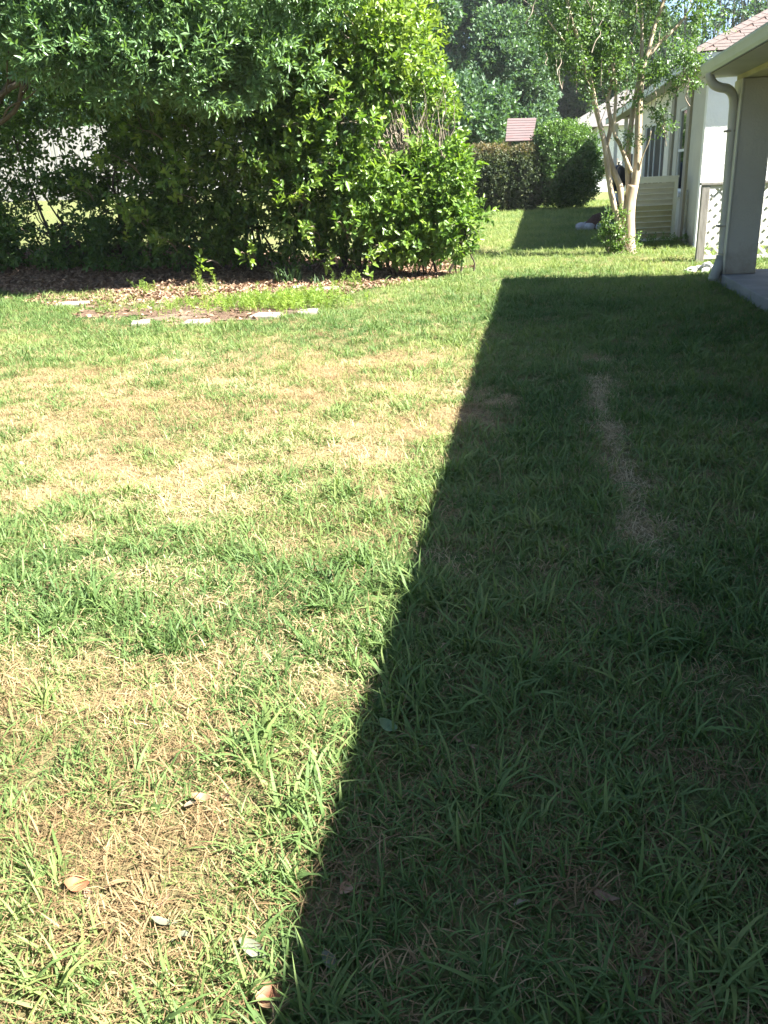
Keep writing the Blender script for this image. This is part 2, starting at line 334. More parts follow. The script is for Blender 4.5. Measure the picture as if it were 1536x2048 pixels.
rf.add([(EX, -9, z1), (rx, -9, z1+rr), (rx, ye-(rx-EX), z1+rr), (EX, ye, z1), (16, ye, z1), (16, -9, z1)], [(0, 1, 2, 3), (3, 2, 4), (1, 5, 4, 2)])
rf.add([(EX+.02, -9, z1-.14), (EX+.02, ye-.02, z1-.14), (16, ye-.02, z1-.14), (16, -9, z1-.14)], [(0, 1, 2, 3)])
rf.build('roof', MT['shingle_dark'], house)
MB().box(EX+.03, 6.2, -9, ye-.03, 2.447, 2.456).build('soffit', MT['soffit'], house)
# K-shaped gutter
pr = [(0, 2.595), (-.012, 2.595), (-.012, 2.57), (-.002, 2.545), (.012, 2.50), (.03, 2.467), (.10, 2.467), (.10, 2.59)]
gb = MB(); vs = [(EX+x, y, z) for y in (-9, EY) for x, z in pr]; k = len(pr)
gb.add(vs, [(i, (i+1) % k, k+(i+1) % k, k+i) for i in range(k)] + [tuple(range(k))[::-1], tuple(range(k, 2*k))])
gut = gb.build('gutter', MT['fascia_green'], house)
def smooth_path(P, n=6):
    P = [Vector(p) for p in P]; out = []
    for i in range(len(P)-1):
        p0 = P[max(i-1, 0)]; p1 = P[i]; p2 = P[i+1]; p3 = P[min(i+2, len(P)-1)]
        for k in range(n):
            t = k/n; out.append(.5*((2*p1)+(p2-p0)*t+(2*p0-5*p1+4*p2-p3)*t*t+(3*p1-p0-3*p2+p3)*t*t*t))
    return out+[P[-1]]
DY = 11.90
dpath = [AT(1420, 143, DY), AT(1420.5, 157, DY), AT(1428, 169, DY), AT(1441, 175, DY), AT(1455, 178, DY+.02), AT(1464.5, 188, DY+.05), AT(1467, 205, DY+.08), AT(1465, 240, DY+.09), AT(1456, 350, DY+.1), AT(1447, 470, DY+.1), AT(1444.5, 508, DY+.1)]
dpath[0][2] = 2.468
ds = MB().tube(smooth_path(dpath), .054, 12).build('downspout', MT['metal_tan'], house)
for py in (262, 452):                       # straps
    c = AT(1463-(py-230)*.0835, py, DY+.1); MB().box(c[0]-.06, c[0]+.085, c[1]-.058, c[1]+.10, c[2]-.012, c[2]+.012).build('strap', MT['trim_tan'], ds)
cp = smooth_path([AT(1443.5, 512, DY+.1), AT(1440, 525, DY+.08), AT(1434, 540, DY+.0), AT(1427, 556, DY-.05)], 14)
cp[-1] = Vector((cp[-1][0], cp[-1][1], .05))
MB().tube(cp, [.062+.010*(i % 2) for i in range(len(cp))], 12).build('drain_hose', MT['plastic_grey'], ds)

# ------------------------------------------------------------------ neighbour's house
nb = empty('neighbour_house', (6, 22, 0), 'cream and white stuccoed house with red shingle roof beyond the lattice fence', 'house')
NX, NY, NZ = 2.57, 16.97, 3.22
WX, WY, WE = 2.92, 17.24, 29.5
# openings: window Y 19.4..20.6 z .75..2.6 ; slider Y 22.3..26.5
def wall_x(mb, y0, y1, z0, z1, holes):
    ys = sorted({y0, y1, *[h[0] for h in holes], *[h[1] for h in holes]})
    for ya, yb in zip(ys[:-1], ys[1:]):
        hs = [h for h in holes if h[0] <= ya and h[1] >= yb]
        if not hs: mb.box(WX, WX+.2, ya, yb, z0, z1)
        else:
            h = hs[0]
            if h[2] > z0: mb.box(WX, WX+.2, ya, yb, z0, h[2])
            if h[3] < z1: mb.box(WX, WX+.2, ya, yb, h[3], z1)
win = (19.15, 20.35, .95, 2.55); sld = (22.4, 26.6, .25, 2.5)
m_ = MB(); wall_x(m_, WY+.2, 21.3, 0, 3.06, [win]); m_.build('wall', MT['trim_bead'], nb)
m_ = MB(); wall_x(m_, 21.3, WE, 0, 3.06, [sld]); m_.build('wall', MT['stucco_cream'], nb)
MB().box(WX, 14, WY, WY+.2, 0, 3.06).build('wall', MT['stucco_white'], nb)
MB().box(WX-.05, WX, 18.75, 19.1, .05, 3.05).build('pilaster', MT['trim_tan'], nb)
MB().box(WX-.05, WX, 20.9, 21.3, .7, 3.05).build('pilaster', MT['trim_tan'], nb)
wi = MB().box(WX+.02, WX+.07, win[0], win[0]+.05, win[2], win[3]).box(WX+.02, WX+.07, win[1]-.05, win[1], win[2], win[3]).box(WX+.02, WX+.07, win[0]+.05, win[1]-.05, win[3]-.05, win[3]).box(WX+.02, WX+.07, win[0]+.05, win[1]-.05, win[2], win[2]+.05).box(WX+.02, WX+.07, win[0]+.05, win[1]-.05, 1.72, 1.77).build('window', MT['white_paint'], nb)
for za, zb in ((win[2]+.05, 1.72), (1.77, win[3]-.05)): MB().box(WX+.045, WX+.052, win[0]+.05, win[1]-.05, za, zb).build('pane', MT['glass'], wi)
MB().box(WX-.10, WX-.002, win[0]-.08, win[1]+.08, win[2]-.09, win[2]-.005).build('sill', MT['white_paint'], wi)
sd_ = MB()
ysl = [sld[0], 23.3, 24.6, 25.6, sld[1]]
for y in ysl: sd_.box(WX+.03, WX+.09, y-.035, y+.035, sld[2], sld[3])
for ya, yb in zip(ysl[:-1], ysl[1:]):
    for z in (sld[2], 1.1, sld[3]-.06): sd_.box(WX+.032, WX+.088, ya+.035, yb-.035, z, z+.06)
sd_ = sd_.build('screen_door', MT['white_paint'], nb)
for ya, yb in zip(ysl[:-1], ysl[1:]):
    for za, zb in ((sld[2]+.06, 1.1), (1.16, sld[3]-.06)): MB().box(WX+.055, WX+.06, ya+.035, yb-.035, za, zb).build('pane', MT['screen'], sd_)
MB().box(WX-.02, WX+.18, sld[0], sld[1], 0, sld[2]-.01).build('threshold', MT['concrete'], nb)
# eaves: fascia, soffit, hip roof
MB().box(NX, 14, NY, NY+.03, NZ-.17, NZ).build('fascia', MT['fascia_white'], nb)
MB().box(NX, NX+.03, NY+.032, 37.0, NZ-.17, NZ).build('fascia', MT['fascia_white'], nb)
MB().box(NX+.032, 14, NY+.032, WY+.0, NZ-.155, NZ-.14).box(NX+.032, WX+.0, WY+.002, 37.0, NZ-.155, NZ-.14).build('soffit', MT['soffit'], nb)
for y in (33, 36.8): MB().box(WX, WX+.12, y-.06, y+.06, 0, 3.06).build('post', MT['white_paint'], nb)
NP = .50; HX = 8.0
hz = (HX-NX)*NP
e = .03
rb = MB(); zr = NZ+.012
cA = (NX-e, NY-e, zr); cB = (16, NY-e, zr); cC = (NX-e, 37.0, zr)
rA = (HX, NY-e+(HX-NX+e), zr+(HX-NX+e)*NP); rC = (HX, 37-(HX-NX+e), rA[2])
rb.add([cA, cB, rA, rC, cC, (16, 37, zr)], [(0, 1, 2), (0, 2, 3, 4), (1, 5, 3, 2), (4, 3, 5)])
rb.add([(NX, NY, NZ-.01), (16, NY, NZ-.01), (16, 37, NZ-.01), (NX, 37, NZ-.01)], [(0, 3, 2, 1)])
nroof = rb.build('roof', MT['shingle_dark'], nb)
# shingles on the slope facing the yard between the two houses: each its own piece
sl = math.atan(NP); EXP = .135
def shingle_mesh(L, seed):
    r = random.Random(seed); t = .008
    ch = [r.uniform(-.004, .004) for _ in range(4)]
    return MB().hexa([(0, -.012+ch[0], t*.4), (L-.008, -.012+ch[1], t*.4), (L-.008, EXP+.01, .002), (0, EXP+.01, .002), (0, -.012+ch[0], t*1.9), (L-.008, -.012+ch[1], t*1.9), (L-.008, EXP+.01, t*1.0), (0, EXP+.01, t*1.0)]).mesh('shingle', MT['shingle'])
SH = [shingle_mesh(.33, i) for i in range(5)]
count = 0
for row in range(24):
    s = row*EXP; yy = NY-e+s*math.cos(sl); zz = zr+s*math.sin(sl)+.003
    x = NX-e+s*math.cos(sl)+.10+((row*.17) % .33)
    while x < NX+3.4 and count < 290:
        if x < NX-e+s*math.cos(sl)+2.2:
            o = link('shingle', SH[(row*3+count) % 5], nroof, (x, yy, zz), (sl, 0, 0)); count += 1
        x += .33
# hip cap shingles
hd = Vector((1, 1, NP)).normalized()
capm = MB(); Lc = .30
sx = Vector((1, -1, 0)).normalized()
for sgn in (1, -1):
    dn = (sx*sgn*.13 + Vector((0, 0, -.13*NP/math.sqrt(2)*1.0)))
    p = [Vector((0, 0, .012)), Vector((0, 0, .012))+dn, hd*Lc+dn+Vector((0, 0, .004)), hd*Lc+Vector((0, 0, .004))]
    q = [v+Vector((0, 0, .012)) for v in p]
    capm.hexa([*p, *q])
capme = capm.mesh('hip_cap', MT['shingle'])
for i in range(20):
    p = Vector(cA)+hd*(i*.2)+Vector((0, 0, .014)); link('hip_cap', capme, nroof, p)
# conduit and pipe low on the wall
MB().tube([(WX-.03, 18.35, .0), (WX-.03, 18.35, .9), (WX-.03, 18.4, 1.0)], .018, 6).tube(smooth_path([(WX-.04, 18.0, .02), (WX-.07, 18.1, .16), (WX-.05, 18.3, .24), (WX-.02, 18.34, .3)], 5), .025, 7).build('pipe', MT['plastic_grey'], nb)

# ------------------------------------------------------------------ lattice fence between the houses
lf = empty('lattice_fence', (3.6, 14.72, 0), 'low white lattice fence with weathered grey post behind the tan column', 'fence')
LY = 14.72; LX0, LX1, LZ0, LZ1 = 2.66, 4.4, .10, 1.10
MB().box(2.52, 2.64, LY-.05, LY+.06, -.05, 1.15).build('post', MT['grey_wood'], lf, bevel=.006)
MB().box(4.42, 4.54, LY-.05, LY+.06, -.05, 1.15).build('post', MT['grey_wood'], lf, bevel=.006)
MB().box(2.50, 4.56, LY-.06, LY+.07, 1.152, 1.19).build('top_rail', MT['grey_wood'], lf, bevel=.005)
MB().box(2.642, 4.418, LY-.026, LY+.03, 1.095, 1.150).build('upper_rail', MT['lattice'], lf)
MB().box(2.642, 4.418, LY-.026, LY+.03, .05, .10).build('lower_rail', MT['lattice'], lf)
def lat_strip(c, d):                       # strip on x*d + z = c within the panel rectangle
    pts = []
    for x in (LX0, LX1):
        z = c-d*x
        if LZ0 <= z <= LZ1: pts.append((x, z))
    for z in (LZ0, LZ1):
        x = (c-z)/d
        if LX0 < x < LX1: pts.append((x, z))
    return pts[:2] if len(pts) >= 2 else None
for d, yo in ((1, -.008), (-1, .004)):
    c0 = min(LX0*d, LX1*d)+LZ0; c1 = max(LX0*d, LX1*d)+LZ1; c = c0+.09
    while c < c1:
        p = lat_strip(c, d)
        if p:
            (xa, za), (xb, zb) = p
            if math.hypot(xb-xa, zb-za) > .07:
                t = Vector((xb-xa, 0, zb-za)).normalized(); nrm = Vector((-t.z, 0, t.x))*.019
                a_, b_ = Vector((xa, LY+yo, za)), Vector((xb, LY+yo, zb)); th = Vector((0, .009, 0))
                MB().hexa([a_-nrm, b_-nrm, b_-nrm+th, a_-nrm+th, a_+nrm, b_+nrm, b_+nrm+th, a_+nrm+th]).build('lattice_slat', MT['lattice'], lf)
        c += .165
# ------------------------------------------------------------------ siding screen
sc = empty('siding_screen', (2.35, 18.6, 0), 'low cream siding screen with green algae stains behind the crape myrtle trunk', 'screen')
P0 = Vector((1.86, 18.44, 0)); P1 = Vector((2.74, 18.72, 0)); dv = (P1-P0).normalized(); nv = Vector((dv.y, -dv.x, 0)); LN = (P1-P0).length
def obox(mb, u0, u1, n0, n1, z0, z1, z0b=None, z1b=None):
    f = lambda u, n, z: P0+dv*u+nv*n+Vector((0, 0, z))
    return mb.hexa([f(u0, n1, z0), f(u1, n1, z0), f(u1, n0, z0), f(u0, n0, z0), f(u0, n1, z1), f(u1, n1, z1), f(u1, n0, z1), f(u0, n0, z1)])
obox(MB(), -.03, .03, -.05, .03, 0, 1.24).build('post', MT['siding_trim'], sc)
obox(MB(), LN-.07, LN, -.05, .03, .06, 1.24).build('post', MT['siding_trim'], sc)
obox(MB(), -.05, LN+.01, -.06, .04, 1.242, 1.275).build('cap_rail', MT['siding_trim'], sc)
obox(MB(), .032, LN-.072, -.05, .032, 1.16, 1.24).build('top_trim', MT['siding_trim'], sc)
obox(MB(), .032, LN-.072, -.05, .03, .07, .10).build('bottom_trim', MT['siding_trim'], sc)
hN = 10; hh = (1.155-.105)/hN
for i in range(hN):
    z0 = .105+i*hh; mb = MB(); f = lambda u, n, z: P0+dv*u+nv*n+Vector((0, 0, z))
    prof = [(-.012, z0), (.030, z0), (.032, z0+.006), (.008, z0+.036), (.000, z0+hh-.0015), (-.012, z0+hh-.0015)]
    vs = [f(u, n, z) for u in (.033, LN-.073) for n, z in prof]; k = 6
    mb.add(vs, [(j, (j+1) % k, k+(j+1) % k, k+j) for j in range(k)]+[tuple(range(k))[::-1], tuple(range(k, 2*k))])
    so_ = mb.build('slat', MT['siding_green'] if i < 6 else MT['siding'], sc)
    obox(MB(), .034, LN-.074, -.0 + .0325, .037, z0+.001, z0+.013).build('sunlit_lip', MT['siding_trim'], so_)  # pale strip paints the sunlit lip line along the slat
# ------------------------------------------------------------------ foliage machinery
def norm(a): return a/np.maximum(np.linalg.norm(a, axis=1, keepdims=True), 1e-9)
def leaf_arrays(P, D, Nn, L, W, six=True, fold=.18, curl=.12):
    n = len(P); side = norm(np.cross(D, Nn)); nn = np.cross(side, D)
    L = np.broadcast_to(L, (n,))[:, None]; W = np.broadcast_to(W, (n,))[:, None]
    if six:
        v = [P, P+D*L*.35-side*W*.5+nn*W*fold, P+D*L*.72-side*W*.36+nn*(W*fold-L*curl*.5), P+D*L-nn*L*curl, P+D*L*.72+side*W*.36+nn*(W*fold-L*curl*.5), P+D*L*.35+side*W*.5+nn*W*fold]
        V = np.stack(v, 1).reshape(-1, 3); b = np.arange(n)[:, None]*6
        Fq = np.concatenate([b+np.array([0, 3, 2, 1]), b+np.array([0, 5, 4, 3])])
        return V, Fq, 6
    v = [P, P+D*L*.5-side*W*.5+nn*W*fold, P+D*L-nn*L*curl, P+D*L*.5+side*W*.5+nn*W*fold]
    V = np.stack(v, 1).reshape(-1, 3); b = np.arange(n)[:, None]*4
    return V, np.concatenate([b+np.array([0, 2, 1]), b+np.array([0, 3, 2])]), 4
def lobes_points(r, lobes, n, depth=.45, gap=.42, gscale=1.6, zmin=.1, rough=.22, seed=0, zfun=None):
    lob = np.array([l[:6] for l in lobes], float); wts = np.array([(l[6] if len(l) > 6 else 1)*(l[3]*l[4]+l[4]*l[5]+l[3]*l[5]) for l in lobes]); wts /= wts.sum()
    m = int(n*2.6); k = r.choice(len(lob), m, p=wts); u = norm(r.normal(size=(m, 3)))
    c = lob[k, :3]; rad = lob[k, 3:6]
    f = 1-depth*r.random(m)**1.6 + (noise3(u*2.3+k[:, None]*5.1, seed)-.5)*2*rough + (noise3(u*5.5+k[:, None]*3.3, seed+3)-.5)*rough
    p = c+u*rad*f[:, None]; ax = norm(u/rad)
    keep = (p[:, 2] > zmin)
    g = noise3(p*gscale, seed+9)*.65+noise3(p*gscale*2.3, seed+19)*.35
    keep &= g > gap*(.75+.5*r.random(m))
    # thin out what is buried deep in another lobe
    for j in range(len(lob)):
        q = (((p-lob[j, :3])/lob[j, 3:6])**2).sum(1); keep &= ~((q < .30) & (k != j))
    p = p[keep][:n]; ax = ax[keep][:n]; return p, ax
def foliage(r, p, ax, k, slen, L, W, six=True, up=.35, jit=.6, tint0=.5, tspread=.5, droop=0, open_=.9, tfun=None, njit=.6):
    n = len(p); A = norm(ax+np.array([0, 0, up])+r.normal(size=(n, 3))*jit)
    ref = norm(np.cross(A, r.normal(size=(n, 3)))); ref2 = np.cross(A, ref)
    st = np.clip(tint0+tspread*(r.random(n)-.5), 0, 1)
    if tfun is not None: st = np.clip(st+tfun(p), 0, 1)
    PP, DD, NN, TT, LL = [], [], [], [], []
    for j in range(k):
        an = j*2.4+r.random(n)*.8; rd = ref*np.cos(an)[:, None]+ref2*np.sin(an)[:, None]
        s = (j+.5)/k
        d = norm(A*(.35+.55*s)+rd*open_*(1.05-.55*s)+np.array([0, 0, -droop])+r.normal(size=(n, 3))*.18)
        PP.append(p+A*slen*(s-.4)); DD.append(d); NN.append(norm(A*.8+np.array([0, 0, .7])+r.normal(size=(n, 3))*njit)); TT.append(np.clip(st+(r.random(n)-.5)*.22+.15*s, 0, 1)); LL.append(L*(.7+.5*r.random(n))*(1-.25*s))
    P = np.concatenate(PP); D = np.concatenate(DD); N = np.concatenate(NN); T = np.concatenate(TT); l = np.concatenate(LL)
    V, Fq, m = leaf_arrays(P, D, N, l, l*W, six)
    return V, Fq, np.repeat(T, m)
def foliage_obj(name, m, parent, V, Fq, T):
    o = Vector(ORG[parent]); return tag(link(name, mesh_np(name, V-np.array(o), Fq, m, T), parent), kind='stuff')
def limb(a, b, r0, r1, n=6, wob=.06, seed=0, sag=0):
    q = random.Random(seed); a = Vector(a); b = Vector(b); L = (b-a).length; P = []
    for i in range(n+1):
        t = i/n; p = a.lerp(b, t)
        if 0 < i < n: p += Vector((q.uniform(-1, 1), q.uniform(-1, 1), q.uniform(-.6, .6)))*wob*L
        p.z -= sag*math.sin(t*PI); P.append(p)
    P = smooth_path(P, 3); return P, [r0+(r1-r0)*i/(len(P)-1) for i in range(len(P))]

def shrub(name, label, cat, base, lobes, nspr, m, stems=8, k=7, slen=.20, L=.118, W=.5, group=None, gap=.42, depth=.5, gscale=1.6, zmin=.15, seed=1, tint0=.45, tspread=.55, six=True, tfun=None, stem_r=.03, twigs=0, up=.35, jit=.6, rough=.22, open_=.9, bark='bark_dark', keepf=None):
    r = np.random.default_rng(seed); q = random.Random(seed)
    z0 = tz(base[0], base[1]); root = empty(name, (base[0], base[1], z0), label, cat, group)
    p, ax = lobes_points(r, lobes, nspr, depth, gap, gscale, zmin, rough, seed)
    if keepf is not None:
        kk = keepf(p, r); p = p[kk]; ax = ax[kk]
    V, Fq, T = foliage(r, p, ax, k, slen, L, W, six, up, jit, tint0, tspread, tfun=tfun, open_=open_)
    foliage_obj('foliage', m, root, V, Fq, T)
    sb = MB(); ends = p[r.choice(len(p), max(stems*6, 1))]
    for i in range(stems):
        l = lobes[q.randrange(len(lobes))]
        sx = base[0]+(l[0]-base[0])*.7+q.uniform(-.3, .3); sy = base[1]+q.uniform(-.2, .25)
        top = Vector((l[0]+q.uniform(-.7, .7)*l[3], l[1]+q.uniform(-.5, .5)*l[4], l[2]+q.uniform(-.2, .6)*l[5]))
        P, rad = limb((sx, sy, tz(sx, sy)-.05), top, stem_r*q.uniform(.6, 1.3), stem_r*.25, 6, .05, seed*31+i); sb = MB().tube(P, rad, 6)
        for j in range(3):
            a_ = P[int(len(P)*q.uniform(.3, .8))]; near = min(ends, key=lambda e: (Vector(e)-a_).length+q.random()*.8)
            P2, rad2 = limb(a_, near, stem_r*.4, stem_r*.12, 4, .07, seed*77+i*5+j); sb.tube(P2, rad2, 5)
        sb.build('stem', MT[bark], root)
    if twigs:
        tb = MB()
        for i in range(twigs):
            e = p[r.integers(len(p))]; l = min(lobes, key=lambda l: (Vector(l[:3])-Vector(e)).length)
            s = Vector(l[:3]).lerp(Vector(e), .35+.3*q.random()); P2, rad2 = limb(s, e, .009, .003, 4, .08, seed*7+i); tb.tube(P2, rad2, 4, False)
        tag(tb.build('twigs', MT['twig'], root), kind='stuff')
    return root
# ------------------------------------------------------------------ the hedge row
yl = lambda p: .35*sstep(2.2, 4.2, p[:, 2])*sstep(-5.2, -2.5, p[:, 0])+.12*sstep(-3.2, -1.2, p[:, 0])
BARE = np.array(AT(835, 262, 13.9))
def thin_bare(p, r):
    d = np.exp(-(((p-BARE)/np.array([.85, 2.4, .42]))**2).sum(1)); return r.random(len(p)) > 1.15*d
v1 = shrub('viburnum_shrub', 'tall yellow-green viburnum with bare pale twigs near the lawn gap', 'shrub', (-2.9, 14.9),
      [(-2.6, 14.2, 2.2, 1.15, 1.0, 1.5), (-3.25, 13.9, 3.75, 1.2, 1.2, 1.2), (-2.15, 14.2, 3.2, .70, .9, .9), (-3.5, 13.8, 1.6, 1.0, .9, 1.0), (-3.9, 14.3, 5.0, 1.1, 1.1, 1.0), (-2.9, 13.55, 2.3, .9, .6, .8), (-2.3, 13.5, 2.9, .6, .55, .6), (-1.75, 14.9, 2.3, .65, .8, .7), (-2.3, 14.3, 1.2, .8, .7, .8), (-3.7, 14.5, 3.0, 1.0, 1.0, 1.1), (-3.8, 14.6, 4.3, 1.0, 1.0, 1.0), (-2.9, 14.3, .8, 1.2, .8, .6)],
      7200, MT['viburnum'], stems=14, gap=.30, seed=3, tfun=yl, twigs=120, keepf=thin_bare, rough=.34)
fan = MB(); q = random.Random(12)
for i in range(70):
    e_ = Vector(BARE)+Vector((q.uniform(-.85, .6), q.uniform(-.5, .1), q.uniform(-.1, .65))); b_ = Vector((BARE[0]+(e_.x-BARE[0])*.45+q.uniform(-.15, .15), 13.9, BARE[2]-q.uniform(.5, .9)))
    P2, r2 = limb(b_, e_, .011, .003, 4, .07, 900+i, sag=-.03); fan.tube(P2, r2, 5, False)
tag(fan.build('twigs', MT['twig'], v1), kind='stuff')
vr = shrub('viburnum_shrub', 'low bright leafy viburnum shrub at the lawn end of the hedge row', 'shrub', (-1.75, 13.9),
      [(-1.75, 13.7, 1.1, .62, .55, .75), (-1.35, 13.65, 1.45, .50, .45, .55), (-1.30, 13.6, .75, .45, .42, .5), (-1.95, 13.5, .6, .45, .4, .45), (-1.0, 13.62, .93, .34, .18, .12), (-2.3, 13.3, 1.1, .4, .4, .5)],
      1100, MT['viburnum_young'], stems=12, gap=.34, zmin=.03, seed=5, tint0=.5, L=.118, slen=.2, stem_r=.018, twigs=50)
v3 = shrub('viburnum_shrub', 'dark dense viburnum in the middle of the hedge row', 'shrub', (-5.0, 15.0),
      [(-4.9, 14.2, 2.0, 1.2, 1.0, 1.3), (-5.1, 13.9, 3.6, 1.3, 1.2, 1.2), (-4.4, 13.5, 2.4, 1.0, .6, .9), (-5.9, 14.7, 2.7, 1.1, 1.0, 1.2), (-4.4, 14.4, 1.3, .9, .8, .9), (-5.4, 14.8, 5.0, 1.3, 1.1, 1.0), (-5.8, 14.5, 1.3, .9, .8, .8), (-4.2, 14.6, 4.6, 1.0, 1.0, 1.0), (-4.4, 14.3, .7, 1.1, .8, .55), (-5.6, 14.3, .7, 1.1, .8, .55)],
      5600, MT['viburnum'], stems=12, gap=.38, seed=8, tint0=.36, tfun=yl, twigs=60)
shrub('viburnum_shrub', 'open leggy viburnum with the pale board fence showing through its stems', 'shrub', (-8.0, 15.4),
      [(-7.9, 15.0, 2.3, 1.4, 1.0, 1.0), (-7.6, 15.1, 3.9, 1.5, 1.1, 1.2), (-9.2, 15.2, 3.4, 1.4, 1.1, 1.5), (-8.4, 15.1, 1.1, 1.3, .8, .7), (-7.0, 14.9, 1.5, 1.0, .8, .9), (-8, 15.4, 5.3, 1.8, 1.2, 1.0), (-8.6, 14.8, .6, 1.4, .8, .5), (-6.9, 14.7, .6, 1.2, .8, .5), (-7.0, 15.1, 2.9, .9, .9, .9), (-6.6, 15, 4.2, 1.2, 1, 1)],
      5200, MT['viburnum'], stems=18, gap=.42, keepf=lambda p, r: r.random(len(p)) > .55*np.exp(-((p[:, 2]-2.25)/.5)**2), gscale=1.9, seed=13, tint0=.32, twigs=60, stem_r=.035)
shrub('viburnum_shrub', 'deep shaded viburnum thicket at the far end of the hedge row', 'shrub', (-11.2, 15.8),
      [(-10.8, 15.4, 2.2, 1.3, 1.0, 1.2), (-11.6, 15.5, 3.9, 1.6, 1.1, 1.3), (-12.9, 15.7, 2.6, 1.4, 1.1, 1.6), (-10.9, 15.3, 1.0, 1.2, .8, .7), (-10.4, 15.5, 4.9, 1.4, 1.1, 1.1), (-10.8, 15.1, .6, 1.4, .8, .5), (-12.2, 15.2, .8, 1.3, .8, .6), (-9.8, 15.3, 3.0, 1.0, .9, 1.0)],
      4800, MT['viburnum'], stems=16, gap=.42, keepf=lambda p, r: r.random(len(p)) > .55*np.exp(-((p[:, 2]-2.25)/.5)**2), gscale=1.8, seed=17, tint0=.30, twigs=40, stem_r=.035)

# sprays of young growth standing out in front of the hedge face, part of the shrubs they grow on
def outgrowth(parent, spots, seed):
    r = np.random.default_rng(seed); P = []; st = MB()
    for (px, py, Y, rad, cnt) in spots:
        c = AT(px, py, Y); P.append(c+r.normal(size=(cnt, 3))*np.array([rad, rad*.6, rad])); b_ = Vector((c[0]+r.normal()*.2, Y+.9, c[2]-.25))
        for k_ in range(2):
            P2, r2 = limb(b_, c+r.normal(size=3)*rad*.5, .009, .003, 4, .06, seed+k_, sag=-.05); st.tube(P2, r2, 5, False)
    p = np.concatenate(P); V, Fq, T = foliage(r, p, norm(r.normal(size=p.shape)+np.array([.4, -.8, .5])), 7, .18, .135, .5, True, .3, .5, .62, .5, njit=.5)
    foliage_obj('outgrowth', MT['viburnum_young'], parent, V, Fq, T); tag(st.build('outgrowth_twigs', MT['twig'], parent), kind='stuff')
outgrowth(v1, [(745, 315, 13.0, .16, 10), (700, 250, 13.0, .18, 12), (640, 345, 12.9, .14, 8), (660, 200, 12.9, .2, 14), (720, 380, 13.0, .16, 10), (610, 455, 12.8, .10, 5), (690, 450, 12.9, .13, 7), (760, 430, 13.0, .14, 8), (570, 390, 12.8, .12, 6), (780, 250, 13.1, .16, 10), (590, 250, 12.8, .15, 8), (800, 360, 13.0, .15, 8), (650, 510, 12.9, .1, 4), (740, 500, 13.0, .14, 6)], 51)
outgrowth(v3, [(347, 375, 13.0, .13, 9), (355, 320, 13.0, .10, 6), (235, 430, 13.1, .14, 8), (270, 420, 13.1, .12, 6), (285, 200, 13.0, .12, 7), (262, 250, 13.0, .16, 9), (340, 245, 13.0, .12, 6), (490, 510, 12.9, .08, 4), (310, 480, 13.0, .08, 4), (215, 315, 13.1, .1, 5), (520, 330, 12.9, .12, 6), (460, 270, 12.9, .14, 6), (400, 520, 13.0, .07, 3), (150, 370, 13.3, .08, 4)], 53)
# overhanging laurel tree
def tree(name, label, base, trunk, lobes, nspr, m, k, slen, L, W, seed, limbs, bark, trunk_r, group=None, gap=.4, six=True, depth=.5, gscale=1.2, tint0=.5, tspread=.5, tfun=None, up=.3, jit=.6, open_=.9, zmin=1.0, rough=.25, twig_n=0, cat='tree'):
    r = np.random.default_rng(seed); z0 = tz(base[0], base[1]); root = empty(name, (base[0], base[1], z0), label, cat, group)
    p, ax = lobes_points(r, lobes, nspr, depth, gap, gscale, zmin, rough, seed)
    V, Fq, T = foliage(r, p, ax, k, slen, L, W, six, up, jit, tint0, tspread, tfun=tfun, open_=open_, njit=1.1)
    foliage_obj('crown', m, root, V, Fq, T)
    tb = MB(); P, rad = limb((base[0], base[1], z0-.1), trunk, trunk_r, trunk_r*.55, 6, .025, seed); rad[0] *= 1.35; rad[1] *= 1.12; tb.tube(P, rad, 10)
    tr = tb.build('trunk', MT[bark], root)
    lb = MB()
    for i, l in enumerate(limbs if limbs else lobes):
        s = P[int(len(P)*(.55+.4*((i*.37) % 1)))]; P2, r2 = limb(s, l[:3], trunk_r*.45, trunk_r*.1, 5, .06, seed*5+i); lb.tube(P2, r2, 7)
        for j in range(twig_n):
            a_ = P2[int(len(P2)*(.4+.5*((j*.61) % 1)))]; e_ = min(p[r.choice(len(p), 12)], key=lambda e: (Vector(e)-a_).length); P3, r3 = limb(a_, e_, trunk_r*.12, trunk_r*.04, 4, .08, seed*11+i*7+j); lb.tube(P3, r3, 5)
    lb.build('limb', MT[bark], root)
    return root
tree('laurel_tree', 'spreading laurel tree with glossy narrow leaves overhanging the hedge and lawn edge', (-9.9, 13.4), (-8.8, 13.0, 2.5),
     [(-6.6, 12.4, 3.95, 1.4, 1.1, .75), (-5.2, 12.3, 3.9, 1.3, 1.1, .85), (-4.9, 12.2, 3.1, 1.0, .9, .42), (-6.1, 12.1, 3.2, 1.0, .9, .42), (-3.8, 12.6, 4.1, 1.1, 1.0, .8), (-7.8, 12.6, 4.5, 1.4, 1.2, .8), (-5.9, 12.5, 4.9, 1.8, 1.3, .8), (-4.0, 12.5, 3.25, .7, .7, .35), (-7.0, 12.4, 3.55, .7, .6, .4), (-3.2, 13.0, 3.7, .7, .7, .4), (-4.3, 12.3, 2.72, .75, .6, .32), (-3.5, 12.6, 2.95, .6, .55, .4), (-5.5, 12.0, 2.72, .6, .5, .28)],
     6200, MT['laurel'], 11, .24, .13, .31, 23, [(-6.9, 12.5, 3.4), (-5.3, 12.3, 4.2), (-7.8, 12.6, 4.6), (-5.9, 12.5, 5.0)], 'bark_dark', .15, gap=.36, gscale=1.5, tint0=.5, six=False, zmin=2.3, twig_n=5, rough=.2,
     tfun=lambda p: .25*sstep(-5.5, -3.6, p[:, 0]))
